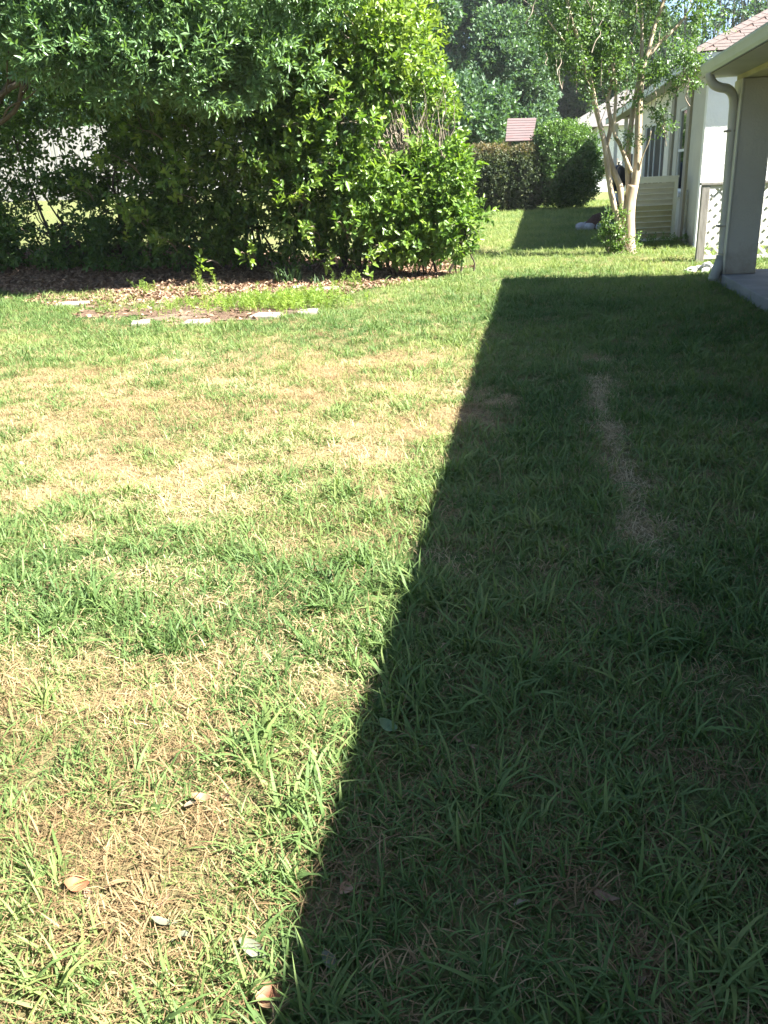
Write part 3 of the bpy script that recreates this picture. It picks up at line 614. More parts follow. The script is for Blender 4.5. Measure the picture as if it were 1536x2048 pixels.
# ------------------------------------------------------------------ crape myrtle
cm = empty('crape_myrtle', (1.68, 16.65, tz(1.68, 16.65)), 'multi-stemmed crape myrtle with smooth tan trunks and leafy suckers', 'tree')
def pxpath(pts, n=4): return smooth_path([AT(x, y, Y) for x, y, Y in pts], n)
def rads(P, a, b_): return [a+(b_-a)*i/(len(P)-1) for i in range(len(P))]
Yc = 16.65
tb = MB(); P = pxpath([(1259, 512, Yc), (1258, 490, Yc), (1257, 440, Yc), (1260, 400, Yc), (1266, 370, Yc)]); rr_ = rads(P, .125, .10); rr_[0] = .175; rr_[1] = .145; tb.tube(P, rr_, 12)
trunk = tb.build('trunk', MT['bark_myrtle'], cm)
stems_px = [
 ([(1252, 470, Yc), (1246, 430, Yc-.02), (1240, 375, Yc-.03), (1226, 340, Yc-.05), (1217, 312, Yc-.08), (1212, 290, Yc-.1)], .062, .048),
 ([(1249, 500, Yc-.12), (1241, 468, Yc-.15), (1230, 420, Yc-.18), (1221, 380, Yc-.2), (1214, 330, Yc-.2), (1208, 285, Yc-.2), (1196, 235, Yc-.25), (1183, 170, Yc-.3), (1160, 90, Yc-.4), (1140, 30, Yc-.5), (1128, -40, Yc-.6)], .06, .024),
 ([(1214, 305, Yc-.1), (1204, 262, Yc-.1), (1190, 215, Yc), (1177, 150, Yc+.1), (1150, 60, Yc+.2), (1130, -30, Yc+.3)], .045, .02),
 ([(1212, 292, Yc-.1), (1222, 250, Yc-.12), (1216, 200, Yc-.1), (1228, 130, Yc-.1), (1218, 60, Yc), (1222, -30, Yc)], .042, .018),
 ([(1268, 375, Yc), (1275, 330, Yc), (1277, 260, Yc+.05), (1279, 200, Yc+.05), (1287, 130, Yc+.1), (1296, 105, Yc+.1), (1310, 50, Yc+.15), (1332, -10, Yc+.2)], .075, .028),
 ([(1258, 380, Yc+.05), (1256, 320, Yc+.1), (1262, 250, Yc+.12), (1272, 190, Yc+.15), (1282, 130, Yc+.15), (1284, 60, Yc+.2), (1280, -30, Yc+.2)], .058, .022),
 ([(1262, 345, Yc-.1), (1250, 315, Yc-.12), (1238, 285, Yc-.15), (1228, 262, Yc-.2), (1232, 180, Yc-.2), (1222, 120, Yc-.2), (1214, 80, Yc-.2)], .04, .018),
 ([(1296, 112, Yc+.1), (1320, 85, Yc+.15), (1352, 55, Yc+.2), (1380, 20, Yc+.3), (1400, -20, Yc+.3)], .035, .014),
 ([(1278, 340, Yc-.06), (1286, 310, Yc-.1), (1297, 285, Yc-.15), (1302, 262, Yc-.2)], .014, .008),
 ([(1180, 165, Yc-.3), (1150, 110, Yc-.4), (1118, 70, Yc-.6), (1095, 40, Yc-.7)], .022, .01),
]
for pts, a_, b_ in stems_px:
    P = pxpath(pts); MB().tube(P, rads(P, a_, b_), 9).build('stem', MT['bark_myrtle'], cm)
r = np.random.default_rng(41)
cl = []
for x, y, Y, rx_, rz_, wt in [(1150, 60, 16.3, .75, .55, 1), (1130, 120, 16.1, .45, .35, .6), (1180, 40, 16.7, .6, .5, 1), (1225, 60, 16.6, .6, .5, 1), (1280, 70, 16.9, .6, .5, 1), (1330, 60, 16.8, .55, .4, 1), (1240, 130, 16.5, .5, .4, .9), (1200, 150, 16.3, .45, .35, .8), (1300, 130, 16.4, .35, .25, .8), (1330, 145, 16.1, .33, .16, 1.2), (1375, 120, 16.0, .32, .13, 1.2), (1385, 165, 16.0, .18, .12, .9), (1345, 180, 16.1, .12, .12, .7), (1250, 200, 16.5, .45, .3, .7), (1215, 225, 16.3, .4, .25, .7), (1300, 220, 16.2, .3, .15, .9), (1325, 245, 16.2, .2, .12, .7), (1195, 200, 16.2, .35, .25, .7), (1180, 260, 16.3, .3, .2, .5), (1260, 270, 16.3, .3, .2, .5), (1390, 30, 16.6, .5, .35, .6), (1160, -40, 16.5, .9, .6, .8), (1260, -50, 16.7, 1.0, .6, .8), (1360, -50, 16.8, .8, .6, .8), (1350, 95, 16.3, .3, .15, .9), (1310, 25, 16.5, .45, .35, .8)]:
    c = AT(x, y, Y); cl.append((c[0], c[1], c[2], rx_, rx_*.9, rz_, wt))
p, ax = lobes_points(r, cl, 2300, .8, .46, 1.8, 1.2, .3, 41)
V, Fq, T = foliage(r, p, ax, 9, .24, .072, .55, False, .2, .8, .55, .6, open_=1.0)
foliage_obj('crown', MT['myrtle'], cm, V, Fq, T)
tw = MB()
for i in range(110):
    e_ = Vector(p[r.integers(len(p))]); s = e_+Vector((r.normal()*.15+.0, r.normal()*.2, -.25-.35*r.random())); P2, r2 = limb(s, e_, .009, .003, 4, .08, i); tw.tube(P2, r2, 4, False)
tag(tw.build('twigs', MT['twig'], cm), kind='stuff')
sl_ = []
for x, y, rx_, rz_ in [(1222, 455, .16, .32), (1232, 480, .2, .2), (1215, 440, .10, .25), (1245, 470, .12, .2), (1205, 468, .14, .10), (1228, 498, .22, .12), (1240, 430, .09, .2), (1270, 488, .05, .18), (1273, 500, .07, .06)]:
    c = AT(x, y, 16.45); sl_.append((c[0], c[1], max(c[2], .1), rx_, rx_, rz_))
p, ax = lobes_points(r, sl_, 190, .9, .25, 3, .03, .3, 44)
V, Fq, T = foliage(r, p, ax, 8, .16, .065, .5, True, .8, .5, .8, .4)
foliage_obj('suckers', MT['myrtle'], cm, V, Fq, T)
sb = MB()
for i in range(30):
    e_ = Vector(p[r.integers(len(p))]); P2, r2 = limb((1.5+r.normal()*.12, 16.5+r.normal()*.08, 0), e_, .007, .003, 4, .06, 300+i); sb.tube(P2, r2, 4, False)
tag(sb.build('sucker_stems', MT['twig'], cm), kind='stuff')

# ------------------------------------------------------------------ middle distance
shrub('round_bush', 'large rounded glossy dark green bush standing beyond the lawn', 'bush', (.95, 37.6),
      [(.95, 37.7, 2.0, 1.45, 1.4, 1.25), (.75, 37.5, 1.2, 1.45, 1.3, 1.1), (1.35, 37.5, 1.5, 1.2, 1.2, 1.2), (.9, 37.7, 2.6, 1.0, 1.0, .7), (1.5, 37.4, .7, .9, .9, .6)],
      5200, MT['round'], stems=5, k=6, slen=.2, L=.13, W=.5, gap=.12, depth=.3, seed=61, tint0=.45, six=False, zmin=.05, rough=.10, gscale=1.2, tfun=lambda p: .3*sstep(2.2, 3.2, p[:, 2]))  # top leaves tinted lighter, sunlight put into the colour
shrub('clipped_hedge', 'clipped brownish-green hedge with rusty top growth beside the round bush', 'hedge', (-2.2, 37.2),
      [(-.4, 37.2, 1.2, .9, .9, 1.25), (-1.6, 37.2, 1.25, 1.1, .9, 1.3), (-3.0, 37.3, 1.2, 1.2, .9, 1.3), (-4.4, 37.4, 1.2, 1.2, .9, 1.25), (-2.3, 37.2, 1.8, 1.2, .7, .75), (-.6, 37.2, 1.7, .8, .7, .75)],
      9500, MT['clipped'], stems=6, k=6, slen=.2, L=.12, W=.5, gap=.05, depth=.3, seed=67, tint0=.30, six=False, zmin=.05, rough=.08, gscale=1.2, tfun=lambda p: .55*sstep(1.7, 2.5, p[:, 2])-.1)
# play house roof behind the hedge
ph = empty('play_house', (-.78, 42, 0), 'wooden play house with sloping faded red board roof behind the clipped hedge', 'play house')
pa, pb, pc, pd = [Vector(AT(*q)) for q in ((1011, 284, 41.4), (1065, 282, 41.4), (1073, 237, 42.6), (1015, 238, 42.6))]
nS = 9
for i in range(nS):
    t0, t1 = i/nS, (i+.94)/nS; a0, a1, b0, b1 = pa.lerp(pd, t0), pa.lerp(pd, t1), pb.lerp(pc, t0), pb.lerp(pc, t1); up_ = Vector((0, -.02, .03))
    MB().hexa([a0, b0, b1, a1, a0+up_*1.3, b0+up_*1.3, b1+up_, a1+up_]).build('roof_board', MT['red_wood'], ph)
for q in (pa, pb):
    MB().box(q.x-.06+(.12 if q is pa else -.12), q.x+.06+(.12 if q is pa else -.12), q.y+.06, q.y+.18, 0, q.z).build('post', MT['brown_wood'], ph)
for q in (pc, pd):
    MB().box(q.x-.06+(.12 if q is pd else -.12), q.x+.06+(.12 if q is pd else -.12), q.y-.16, q.y-.04, 0, q.z-.1).build('post', MT['brown_wood'], ph)
MB().box(pa.x+.05, pb.x-.05, 41.6, 42.5, 1.2, 1.3).box(pa.x+.1, pb.x-.1, 41.5, 41.55, 1.3, 2.0).build('deck', MT['brown_wood'], ph)
# kettle grill
gc = AT(1236, 360, 25.5); gX, gY = gc[0], 25.5
gr = empty('grill', (gX, gY, 0), 'black domed charcoal grill standing behind the crape myrtle trunk', 'grill')
zt = AT(1236, 361, 25.5)[2]
MB().lathe((gX, gY, zt), [(.0, .40), (.06, .39), (.17, .30), (.215, .14), (.22, 0)], 18).lathe((gX, gY, zt+.39), [(.02, 0), (.025, .05), (.035, .07), (.0, .09)], 10).build('lid', MT['black_metal'], gr)
MB().lathe((gX, gY, zt), [(.22, -.004), (.21, -.1), (.15, -.24), (0, -.29)], 18).build('bowl', MT['black_metal'], gr)
for k_ in range(3):
    an = k_*2*PI/3+.4; MB().tube([(gX+.12*math.cos(an), gY+.12*math.sin(an), zt-.24), (gX+.24*math.cos(an), gY+.24*math.sin(an), 0)], .014, 6).build('leg', MT['dark_green_metal'], gr)
MB().lathe((gX, gY, .12), [(0, .0), (.15, .0), (.155, .42), (.15, .46), (0, .46)], 14).build('stand', MT['dark_green_metal'], gr)
MB().lathe((gX+.02, gY-.02, zt-.56), [(0, 0), (.12, 0), (.13, .05), (.13, .2), (.1, .24), (0, .24)], 14).build('ash_catcher', MT['white_paint'], gr)
# stone-edged mulch mound
rc = G(1192, 458); rX, rY = rc[0]+.15, rc[1]
rg = empty('stone_ring', (rX, rY, tz(rX, rY)), 'ring of grey stones round a dark brown mulch mound behind the suckers', 'flower bed')
def rock_mesh(name, r3, seed, m, n=10):
    q = np.random.default_rng(seed); vs = []; fs = []
    rows = 6
    for i in range(rows+1):
        th = PI*i/rows
        for j in range(n):
            phi = 2*PI*j/n; u = np.array([[math.sin(th)*math.cos(phi), math.sin(th)*math.sin(phi), math.cos(th)]]); f = .78+.44*noise3(u*1.7+seed*3.1, seed)[0]
            vs.append((u[0, 0]*r3[0]*f, u[0, 1]*r3[1]*f, u[0, 2]*r3[2]*f))
    for i in range(rows):
        for j in range(n): fs.append((i*n+j, (i+1)*n+j, (i+1)*n+(j+1) % n, i*n+(j+1) % n))
    return MB().add(vs, fs, False).mesh(name, m)
RK = [rock_mesh('stone', (.17, .12, .11), i, MT['rock']) for i in range(4)]
for i in range(11):
    an = i*2*PI/11; link('stone', RK[i % 4], rg, (rX+.55*math.cos(an), rY+.5*math.sin(an), .07), (0, 0, an+1.2+i))
mv = MB().lathe((rX, rY, -.02), [(.5, 0), (.42, .2), (.26, .36), (.1, .42), (.0, .43)], 18).build('mulch', MT['mulch'], rg)
# pale stones at the downspout outlet
sp = G(1410, 543); WR = [rock_mesh('stone', (.085, .06, .045), 20+i, MT['white_rock'], 8) for i in range(4)]
descr = ['flat pale stone furthest out from the drain hose', 'pale stone resting against the drain hose mouth', 'pale stone nearest the lattice post', 'small pale stone in front of the stone pile', 'pale stone on top of the pile by the drain hose', 'pale stone at the back of the drain pile', 'pale stone half sunk in shaded grass by the drain']
for i, (dx, dy, dz) in enumerate([(-.20, .0, .03), (.16, .02, .03), (-.05, .16, .03), (-.02, -.13, .025), (.03, .04, .085), (.12, .16, .03), (.10, -.12, .03)]):
    o = link('stone', WR[i % 4], None, (sp[0]+dx, sp[1]+dy, tz(sp[0]+dx, sp[1]+dy)+dz), (0.1*i, .05*i, i*1.3)); tag(o, descr[i], 'stone', 'pale stones under the downspout')
# pavers edging the bed
pv = [((145, 612), .42, .26, .2, 'tilted grey edging stone at the shaded end of the mulch bed'), ((282, 648), .24, .2, .5, 'smallest pale paver sunk in grass at the front of the mulch bed'), ((392, 649), .30, .24, .15, 'broad pale paver between the small sunken one and the feathery weeds'), ((532, 637), .34, .25, -.1, 'pale paver just below the largest feathery weed clump'), ((616, 627), .26, .22, .25, 'pale paver at the foot of the feathery weeds, nearest the lawn bend'), ((655, 582), .36, .26, .3, 'pale paver lying on brown leaves beyond the feathery weeds'), ((597, 578), .22, .16, .6, 'small dull paver half buried in brown leaves')]
for (px, py), a_, b_, rot, lab in pv:
    c = G(px, py); z = tz(c[0], c[1]); n = 4
    vs = [(-a_/2, -b_/2), (a_/2-.03, -b_/2+.02), (a_/2, b_/2), (-a_/2+.03, b_/2-.02)]
    mb = MB().hexa([(*v, -.03) for v in vs]+[(*v, .034) for v in vs]); o = link('paver', mb.mesh('paver', MT['paver']), None, (c[0], c[1], z+.012), (.04, .03*rot, rot)); tag(o, lab, 'paver', 'pavers edging the mulch bed')
    bv = o.modifiers.new('bevel', 'BEVEL'); bv.width = .014; bv.segments = 2

# ------------------------------------------------------------------ board fence and white shed behind the hedge
fn = empty('board_fence', (-15, 26, tz(-15, 26)), 'pale weathered board fence behind the shaded hedge row', 'fence')
pk = MB().hexa([(-.07, 0, 0), (.07, 0, 0), (.07, .02, 0), (-.07, .02, 0), (-.07, 0, 1.95), (.07, 0, 1.95), (.07, .02, 1.95), (-.07, .02, 1.95)]).add([(-.07, 0, 1.95), (.07, 0, 1.95), (.035, 0, 2.02), (-.035, 0, 2.02), (-.07, .02, 1.95), (.07, .02, 1.95), (.035, .02, 2.02), (-.035, .02, 2.02)], [(0, 1, 2, 3), (5, 4, 7, 6), (3, 2, 6, 7), (1, 5, 6, 2), (4, 0, 3, 7)]).mesh('picket', MT['fence_wood'])
q = random.Random(4)
for i in range(66):
    x = -19.6+i*.15; link('picket', pk, fn, (x, 26+q.uniform(-.006, .006), tz(x, 26)+q.uniform(.0, .04)), (0, q.uniform(-.012, .012), 0))
for z in (.4, 1.6): MB().box(-19.7, -9.7, 26.03, 26.07, tz(-15, 26)+z, tz(-15, 26)+z+.09).build('rail', MT['fence_wood'], fn)
sd = empty('white_shed', (-9.0, 31, tz(-9, 31)), 'bright white shed glimpsed through the middle of the hedge row', 'shed')
zb = tz(-9, 31)
MB().box(-11, -8.2, 30, 33, zb-.2, zb+2.2).build('wall', MT['white_paint'], sd)
MB().add([(-11.2, 29.8, zb+2.2), (-8.0, 29.8, zb+2.2), (-8.0, 33.2, zb+2.2), (-11.2, 33.2, zb+2.2), (-11.2, 31.5, zb+3.1), (-8.0, 31.5, zb+3.1)], [(0, 1, 5, 4), (2, 3, 4, 5), (0, 4, 3), (1, 2, 5), (0, 3, 2, 1)]).build('roof', MT['gray_roof'], sd)
MB().box(-10.3, -9.3, 29.96, 29.998, zb, zb+1.95).build('door', MT['fence_wood'], sd)
# ------------------------------------------------------------------ far house
fh = empty('far_house', (9, 70, 0), 'white far house with grey hip roof beyond the round bush', 'house')
FX, FY = 3.9, 64.0
MB().box(FX, 20, FY, FY+10, 0, 4.1).build('wall', MT['white_paint'], fh)
MB().add([(1.6, FY-.6, 4.1), (21, FY-.6, 4.1), (21, FY+11, 4.1), (1.6, FY+11, 4.1), (6.0, FY+5, 6.6), (16, FY+5, 6.6)], [(0, 1, 5, 4), (1, 2, 5), (2, 3, 4, 5), (3, 0, 4), (0, 3, 2, 1)]).build('roof', MT['gray_roof'], fh)
wd = MB().box(FX+.3, FX+1.5, FY-.06, FY-.002, 1.0, 2.1).build('window', MT['trim_tan'], fh)
MB().box(FX+.36, FX+1.44, FY-.075, FY-.062, 1.06, 2.04).build('pane', MT['gray_roof'], wd)
wd = MB().box(FX+2.2, FX+3.6, FY-.06, FY-.002, .2, 2.4).build('window', MT['white_paint'], fh)
MB().box(FX+2.28, FX+3.52, FY-.075, FY-.062, .28, 2.32).build('pane', MT['glass'], wd)
# ------------------------------------------------------------------ background trees
def oak(label, x, y, h, rad, seed, n, m, tint0=.45, L=.30, gap=.36, low=1.2, group='trees beyond the gardens', moss=False, name='oak_tree', dense=1):
    q = random.Random(seed); lb = []
    for i in range(11):
        an = q.uniform(0, 2*PI); fr = (i+.5)/11; rr0 = rad*q.uniform(.35, .8)*(1.15-.85*fr); zz = low+(h-low)*(.10+.82*fr)
        sc_ = rad*q.uniform(.38, .6)*(1.05-.5*abs(zz/h-.5)); lb.append((x+rr0*math.cos(an), y+rr0*math.sin(an), zz, sc_, sc_, sc_*.8))
    lb.append((x, y, h*.55, rad*.6, rad*.6, h*.35))
    root = tree(name, label, (x, y), (x+q.uniform(-.4, .4), y, h*.45), lb, n, m, 6, .5, L, .62, seed, None, 'bark_dark', rad*.075, gap=gap, six=False, depth=.35, gscale=.55, tint0=tint0, tspread=.6, zmin=low*.6, rough=.3, group=group, jit=.9)
    return root
oak('broad grey-green oak rising directly behind the tall viburnum', -7.4, 44, 14, 4.6, 71, 9000, MT['oak'], gap=.28)
oak('full grey-green oak above the play house roof', -2.6, 76, 19, 7.0, 73, 15000, MT['oak'], .5, gap=.24, L=.40)
oak('rounded mid-height oak directly behind the play house', -2.4, 58, 10.2, 3.5, 137, 8000, MT['oak'], .5, gap=.26, L=.3, low=.8)
oak('dark shaded oak behind the crape myrtle crown', 7.5, 96, 19, 8.5, 79, 13000, MT['oak'], .42, gap=.22, L=.5)
oak('pale distant oak peeking between the myrtle stems', 4.6, 82, 14, 4.4, 83, 7000, MT['oak'], .6, low=2.0, gap=.26, L=.38)
oak('tall oak standing between the tall viburnum and the play house oak', -13, 84, 21, 8, 131, 13000, MT['oak'], .45, gap=.22, L=.5)
oak('bushy green tree low behind the neighbour roof corner', 12.5, 74, 8.0, 4.2, 89, 4000, MT['far_green'], .5)
mo = oak('thin oak draped with grey spanish moss above the shingle roof', 17.0, 70, 16, 6.5, 97, 3000, MT['oak'], .4, gap=.52, low=6)
r = np.random.default_rng(5)
mp = []; mf = []; b0 = 0
for i in range(900):
    c = np.array([17.0, 70, 10.5])+r.normal(size=3)*np.array([3.6, 2.6, 1.6]); ln = r.uniform(.8, 2.2); w_ = r.uniform(.015, .05)
    an = r.uniform(0, PI); s_ = np.array([math.cos(an), math.sin(an), 0])*w_
    pts = [c-s_, c+s_, c+s_*.8+np.array([r.normal()*.06, 0, -ln*.5]), c-s_*.8+np.array([r.normal()*.06, 0, -ln*.5]), c+np.array([r.normal()*.1, 0, -ln])]
    mp += pts; mf += [(b0, b0+1, b0+2, b0+3), (b0+3, b0+2, b0+4)]; b0 += 5
tag(MB().add(mp, mf).build('spanish_moss', MT['moss'], mo), kind='stuff')
oak('tall dark oak behind the board fence', -24, 42, 14, 6, 101, 5000, MT['oak'], .3)
oak('leafy oak behind the white shed', -14.5, 45, 13, 5, 103, 5000, MT['oak'], .35)
oak('added unseen oak along the side of the lawn, blocking sky light', -15.5, 3.0, 12, 5, 107, 2600, MT['oak'], .4, low=2)  # out-of-view oak added to deepen the shade on the lawn
oak('added unseen oak behind the camera, blocking sky light', -13, -6.5, 12, 5, 109, 2600, MT['oak'], .4, low=2)  # second out-of-view oak, added to cut sky light
# far wood closing the view
r = np.random.default_rng(9); lb = [(x+r.normal()*2, 98+r.normal()*5, r.uniform(3, 7), 6, 4, r.uniform(4, 6)) for x in np.arange(-90, 70, 6.5)]
p, ax = lobes_points(r, lb, 9000, .3, .3, .3, .2, .3, 9)
V, Fq, T = foliage(r, p, ax, 5, .8, .8, .7, False, .2, .7, .4, .5)
tag(link('far_wood', mesh_np('far_wood', V, Fq, MT['far_green'], T)), 'far wood of mixed trees closing off the gardens', 'trees', kind='stuff')

# ------------------------------------------------------------------ weeds and lilies in the bed
def spray(name, label, cat, c, n, h, spread, blade, m, seed, tip=.6, group=None, feathery=0):
    r = np.random.default_rng(seed); z = tz(c[0], c[1]); root = empty(name, (c[0], c[1], z), label, cat, group)
    V = []; Fc = []; T = []; b = 0
    for i in range(n):
        bx_, by_ = c[0]+r.normal()*spread[0], c[1]+r.normal()*spread[1]; hh_ = h*r.uniform(.55, 1.15); an = r.uniform(0, 2*PI); ln = hh_*r.uniform(.1, tip)
        d = np.array([math.cos(an), math.sin(an), 0]); s_ = np.array([-d[1], d[0], 0]); t = r.random()
        p0 = np.array([bx_, by_, tz(bx_, by_) if not feathery else z]); pts = []
        seg = 4
        for k_ in range(seg+1):
            u = k_/seg; pt = p0+d*ln*u**1.8+np.array([0, 0, hh_*(u-.25*tip*u**3)]); wv = blade*(1-u**2*.95)
            V += [pt-s_*wv, pt+s_*wv]; T += [t, t]; pts.append(pt)
        Fc += [(b+2*k_, b+2*k_+1, b+2*k_+3, b+2*k_+2) for k_ in range(seg)]; b += 2*(seg+1)
        for k_ in range(feathery):
            u = r.uniform(.25, 1); pt = p0+d*ln*u**1.8+np.array([0, 0, hh_*(u-.25*tip*u**3)]); e = norm(r.normal(size=(1, 3))+np.array([[0, 0, .5]]))[0]*r.uniform(.03, .08)*(1.2-u*.6); sd2 = np.cross(e, r.normal(size=3)); sd2 = sd2/np.linalg.norm(sd2)*.0022
            V += [pt-sd2, pt+sd2, pt+e+sd2, pt+e-sd2]; T += [t]*4; Fc.append((b, b+1, b+2, b+3)); b += 4
    me = mesh_np('foliage', np.array(V)-np.array([c[0], c[1], z]), np.array(Fc), m, T); tag(link('foliage', me, root), kind='stuff'); return root
spray('feathery_weed', 'largest bright feathery weed clump, standing between two pale pavers', 'weed', G(590, 616), 190, .26, (.30, .30), .003, MT['fern'], 1, feathery=34)
spray('feathery_weed', 'low feathery weed clump behind the front pavers', 'weed', G(505, 616), 110, .19, (.28, .25), .003, MT['fern'], 2, feathery=28)
spray('feathery_weed', 'tall slim feathery weed rising from brown leaves before the hedge', 'weed', G(420, 596), 7, .42, (.09, .08), .003, MT['fern'], 3, tip=.5, feathery=34)
spray('feathery_weed', 'short feathery weed between brown leaves, nearest the laurel shade', 'weed', G(288, 590), 9, .24, (.10, .08), .003, MT['fern'], 4, tip=.5, feathery=30)
spray('feathery_weed', 'sparse feathery weed patch in the sandy middle of the bed', 'weed', G(425, 618), 90, .15, (.45, .35), .003, MT['fern'], 5, feathery=22)
spray('feathery_weed', 'feathery weed growing past the paver on brown leaves', 'weed', G(694, 580), 12, .28, (.10, .08), .003, MT['fern'], 6, tip=.5, feathery=34)
spray('lily_clump', 'dark strappy lily clump at the shaded foot of the hedge', 'plant', G(583, 566), 46, .42, (.14, .10), .010, MT['lily'], 7, tip=1.1)
spray('lily_clump', 'small strappy plant in front of the hedge near the slim feathery weed', 'plant', G(640, 570), 14, .22, (.06, .05), .008, MT['lily'], 8, tip=1.0)
for i, (px, py, lab) in enumerate([(1332, 494, 'small leafy weed under the siding screen end'), (1355, 492, 'small leafy weed beside the white wall pipe'), (1300, 494, 'low leafy weed below the middle of the siding screen'), (1160, 418, 'small leafy sprout at the foot of the round bush')]):
    c = G(px, py); rt = empty('leafy_weed', (c[0], c[1], tz(c[0], c[1])), lab, 'weed'); r = np.random.default_rng(200+i)
    p = np.array([c[0], c[1], .1])+r.normal(size=(22, 3))*np.array([.1, .06, .05]); p[:, 2] = np.abs(p[:, 2])+.02
    V, Fq, T = foliage(r, p, norm(r.normal(size=(22, 3))+np.array([0, 0, 1.])), 6, .1, .06, .45, True, .6, .5, .75, .4); foliage_obj('foliage', MT['myrtle'], rt, V, Fq, T)

# ------------------------------------------------------------------ scatter with geometry nodes (only for stuff nobody could count)
def scatter(name, P, rot, scale, idx, tint, sources, label=None):
    me = bpy.data.meshes.new(name); me.vertices.add(len(P)); me.vertices.foreach_set('co', np.asarray(P, np.float32).ravel())
    for nm, ty, dat in (('rot', 'FLOAT_VECTOR', rot), ('scl', 'FLOAT', scale), ('idx', 'INT', idx), ('tint', 'FLOAT', tint)):
        at = me.attributes.new(nm, ty, 'POINT'); at.data.foreach_set('vector' if ty == 'FLOAT_VECTOR' else 'value', np.asarray(dat, np.int32 if ty == 'INT' else np.float32).ravel())
    o = link(name, me); tag(o, label, None, kind='stuff')
    ng = bpy.data.node_groups.new(name, 'GeometryNodeTree'); ng.interface.new_socket('Geometry', in_out='INPUT', socket_type='NodeSocketGeometry'); ng.interface.new_socket('Geometry', in_out='OUTPUT', socket_type='NodeSocketGeometry')
    n, l = ng.nodes, ng.links; gi = n.new('NodeGroupInput'); go = n.new('NodeGroupOutput'); jn = n.new('GeometryNodeJoinGeometry')
    for s in sources:
        oi = n.new('GeometryNodeObjectInfo'); oi.inputs['Object'].default_value = s; oi.inputs['As Instance'].default_value = True; l.new(oi.outputs['Geometry'], jn.inputs[0])
    ip = n.new('GeometryNodeInstanceOnPoints'); ip.inputs['Pick Instance'].default_value = True
    def na(nm, ty):
        x = n.new('GeometryNodeInputNamedAttribute'); x.data_type = ty; x.inputs['Name'].default_value = nm; return [q for q in x.outputs if q.enabled and q.name == 'Attribute'][0]
    l.new(gi.outputs[0], ip.inputs['Points']); l.new(jn.outputs[0], ip.inputs['Instance']); l.new(na('idx', 'INT'), ip.inputs['Instance Index'])
    er = n.new('FunctionNodeEulerToRotation'); l.new(na('rot', 'FLOAT_VECTOR'), er.inputs[0]); l.new(er.outputs[0], ip.inputs['Rotation']); l.new(na('scl', 'FLOAT'), ip.inputs['Scale'])
    l.new(ip.outputs[0], go.inputs[0]); md = o.modifiers.new('scatter', 'NODES'); md.node_group = ng; return o
def blade_tuft(seed, n, hl, wd, lean, rad, m, bend=.6, flat=0, seg=3):
    r = np.random.default_rng(seed); V = []; Fc = []; b = 0
    for i in range(n):
        an = r.uniform(0, 2*PI); d = np.array([math.cos(an), math.sin(an), 0]); s_ = np.array([-d[1], d[0], 0]); L = r.uniform(*hl); ln = r.uniform(*lean); p = np.array([r.normal()*rad, r.normal()*rad, r.uniform(.0, flat) if flat else -.004]); el = PI/2-ln; w_ = r.uniform(*wd)*.5
        tw_ = r.uniform(-.5, .5); yawd = r.uniform(-.5, .5)
        for k_ in range(seg+1):
            u = k_/seg; wv = w_*(1-.96*u**2.2)*(1 if k_ else .75); sv = s_*math.cos(tw_*u)+np.array([0, 0, 1])*math.sin(tw_*u)
            V += [p-sv*wv, p+sv*wv]
            dd = np.array([math.cos(an+yawd*u), math.sin(an+yawd*u), 0]); p = p+(dd*math.cos(el)+np.array([0, 0, 1])*math.sin(el))*L/seg; el -= bend*r.uniform(.2, 1)/seg*2
            if flat: p[2] = max(p[2], .002)
        Fc += [(b+2*k_, b+2*k_+1, b+2*k_+3, b+2*k_+2) for k_ in range(seg)]; b += 2*(seg+1)
    me = mesh_np('tuft', np.array(V), np.array(Fc), m); return bpy.data.objects.new('tuft', me)
GT = [blade_tuft(300+i, 7, (.035, .095), (.0035, .0065), (.15, .95), .014, MT['grass'], .7) for i in range(5)]
GT += [blade_tuft(320+i, 5, (.06, .15), (.005, .0085), (.2, 1.1), .010, MT['grass'], .8, seg=4) for i in range(4)]
GT += [blade_tuft(340+i, 16, (.02, .06), (.0022, .0045), (.1, 1.2), .03, MT['grass'], .6) for i in range(3)]
TH = [blade_tuft(400+i, 34, (.018, .065), (.0012, .0034), (.8, 1.55), .04, MT['thatch'], .7, flat=.018) for i in range(5)]
TH += [blade_tuft(420+i, 10, (.03, .08), (.002, .0045), (.3, 1.2), .02, MT['thatch'], .8) for i in range(3)]
def in_view(x, y, mL=.7, mR=.5): return (x > -(.70*y+mL+.3)) & (x < .26*y+mR+.5)
def pts_zone(r, y0, y1, dens, x0=-15, x1=4.5):
    n = int((x1-x0)*(y1-y0)*dens); x = r.uniform(x0, x1, n); y = r.uniform(y0, y1, n); k_ = in_view(x, y) & ~((x > 2.36) & (y < 12.37)); return x[k_], y[k_]
r = np.random.default_rng(77)
def not_bed(x, y): return ~in_poly(x+(noise2(x, y, 2.5, 5, 2)-.5)*.95, y+(noise2(x, y, 2.5, 5, 2)-.5)*.95, BED)
gxs, gys, gsc, gix = [], [], [], []; txs, tys, tsc = [], [], []
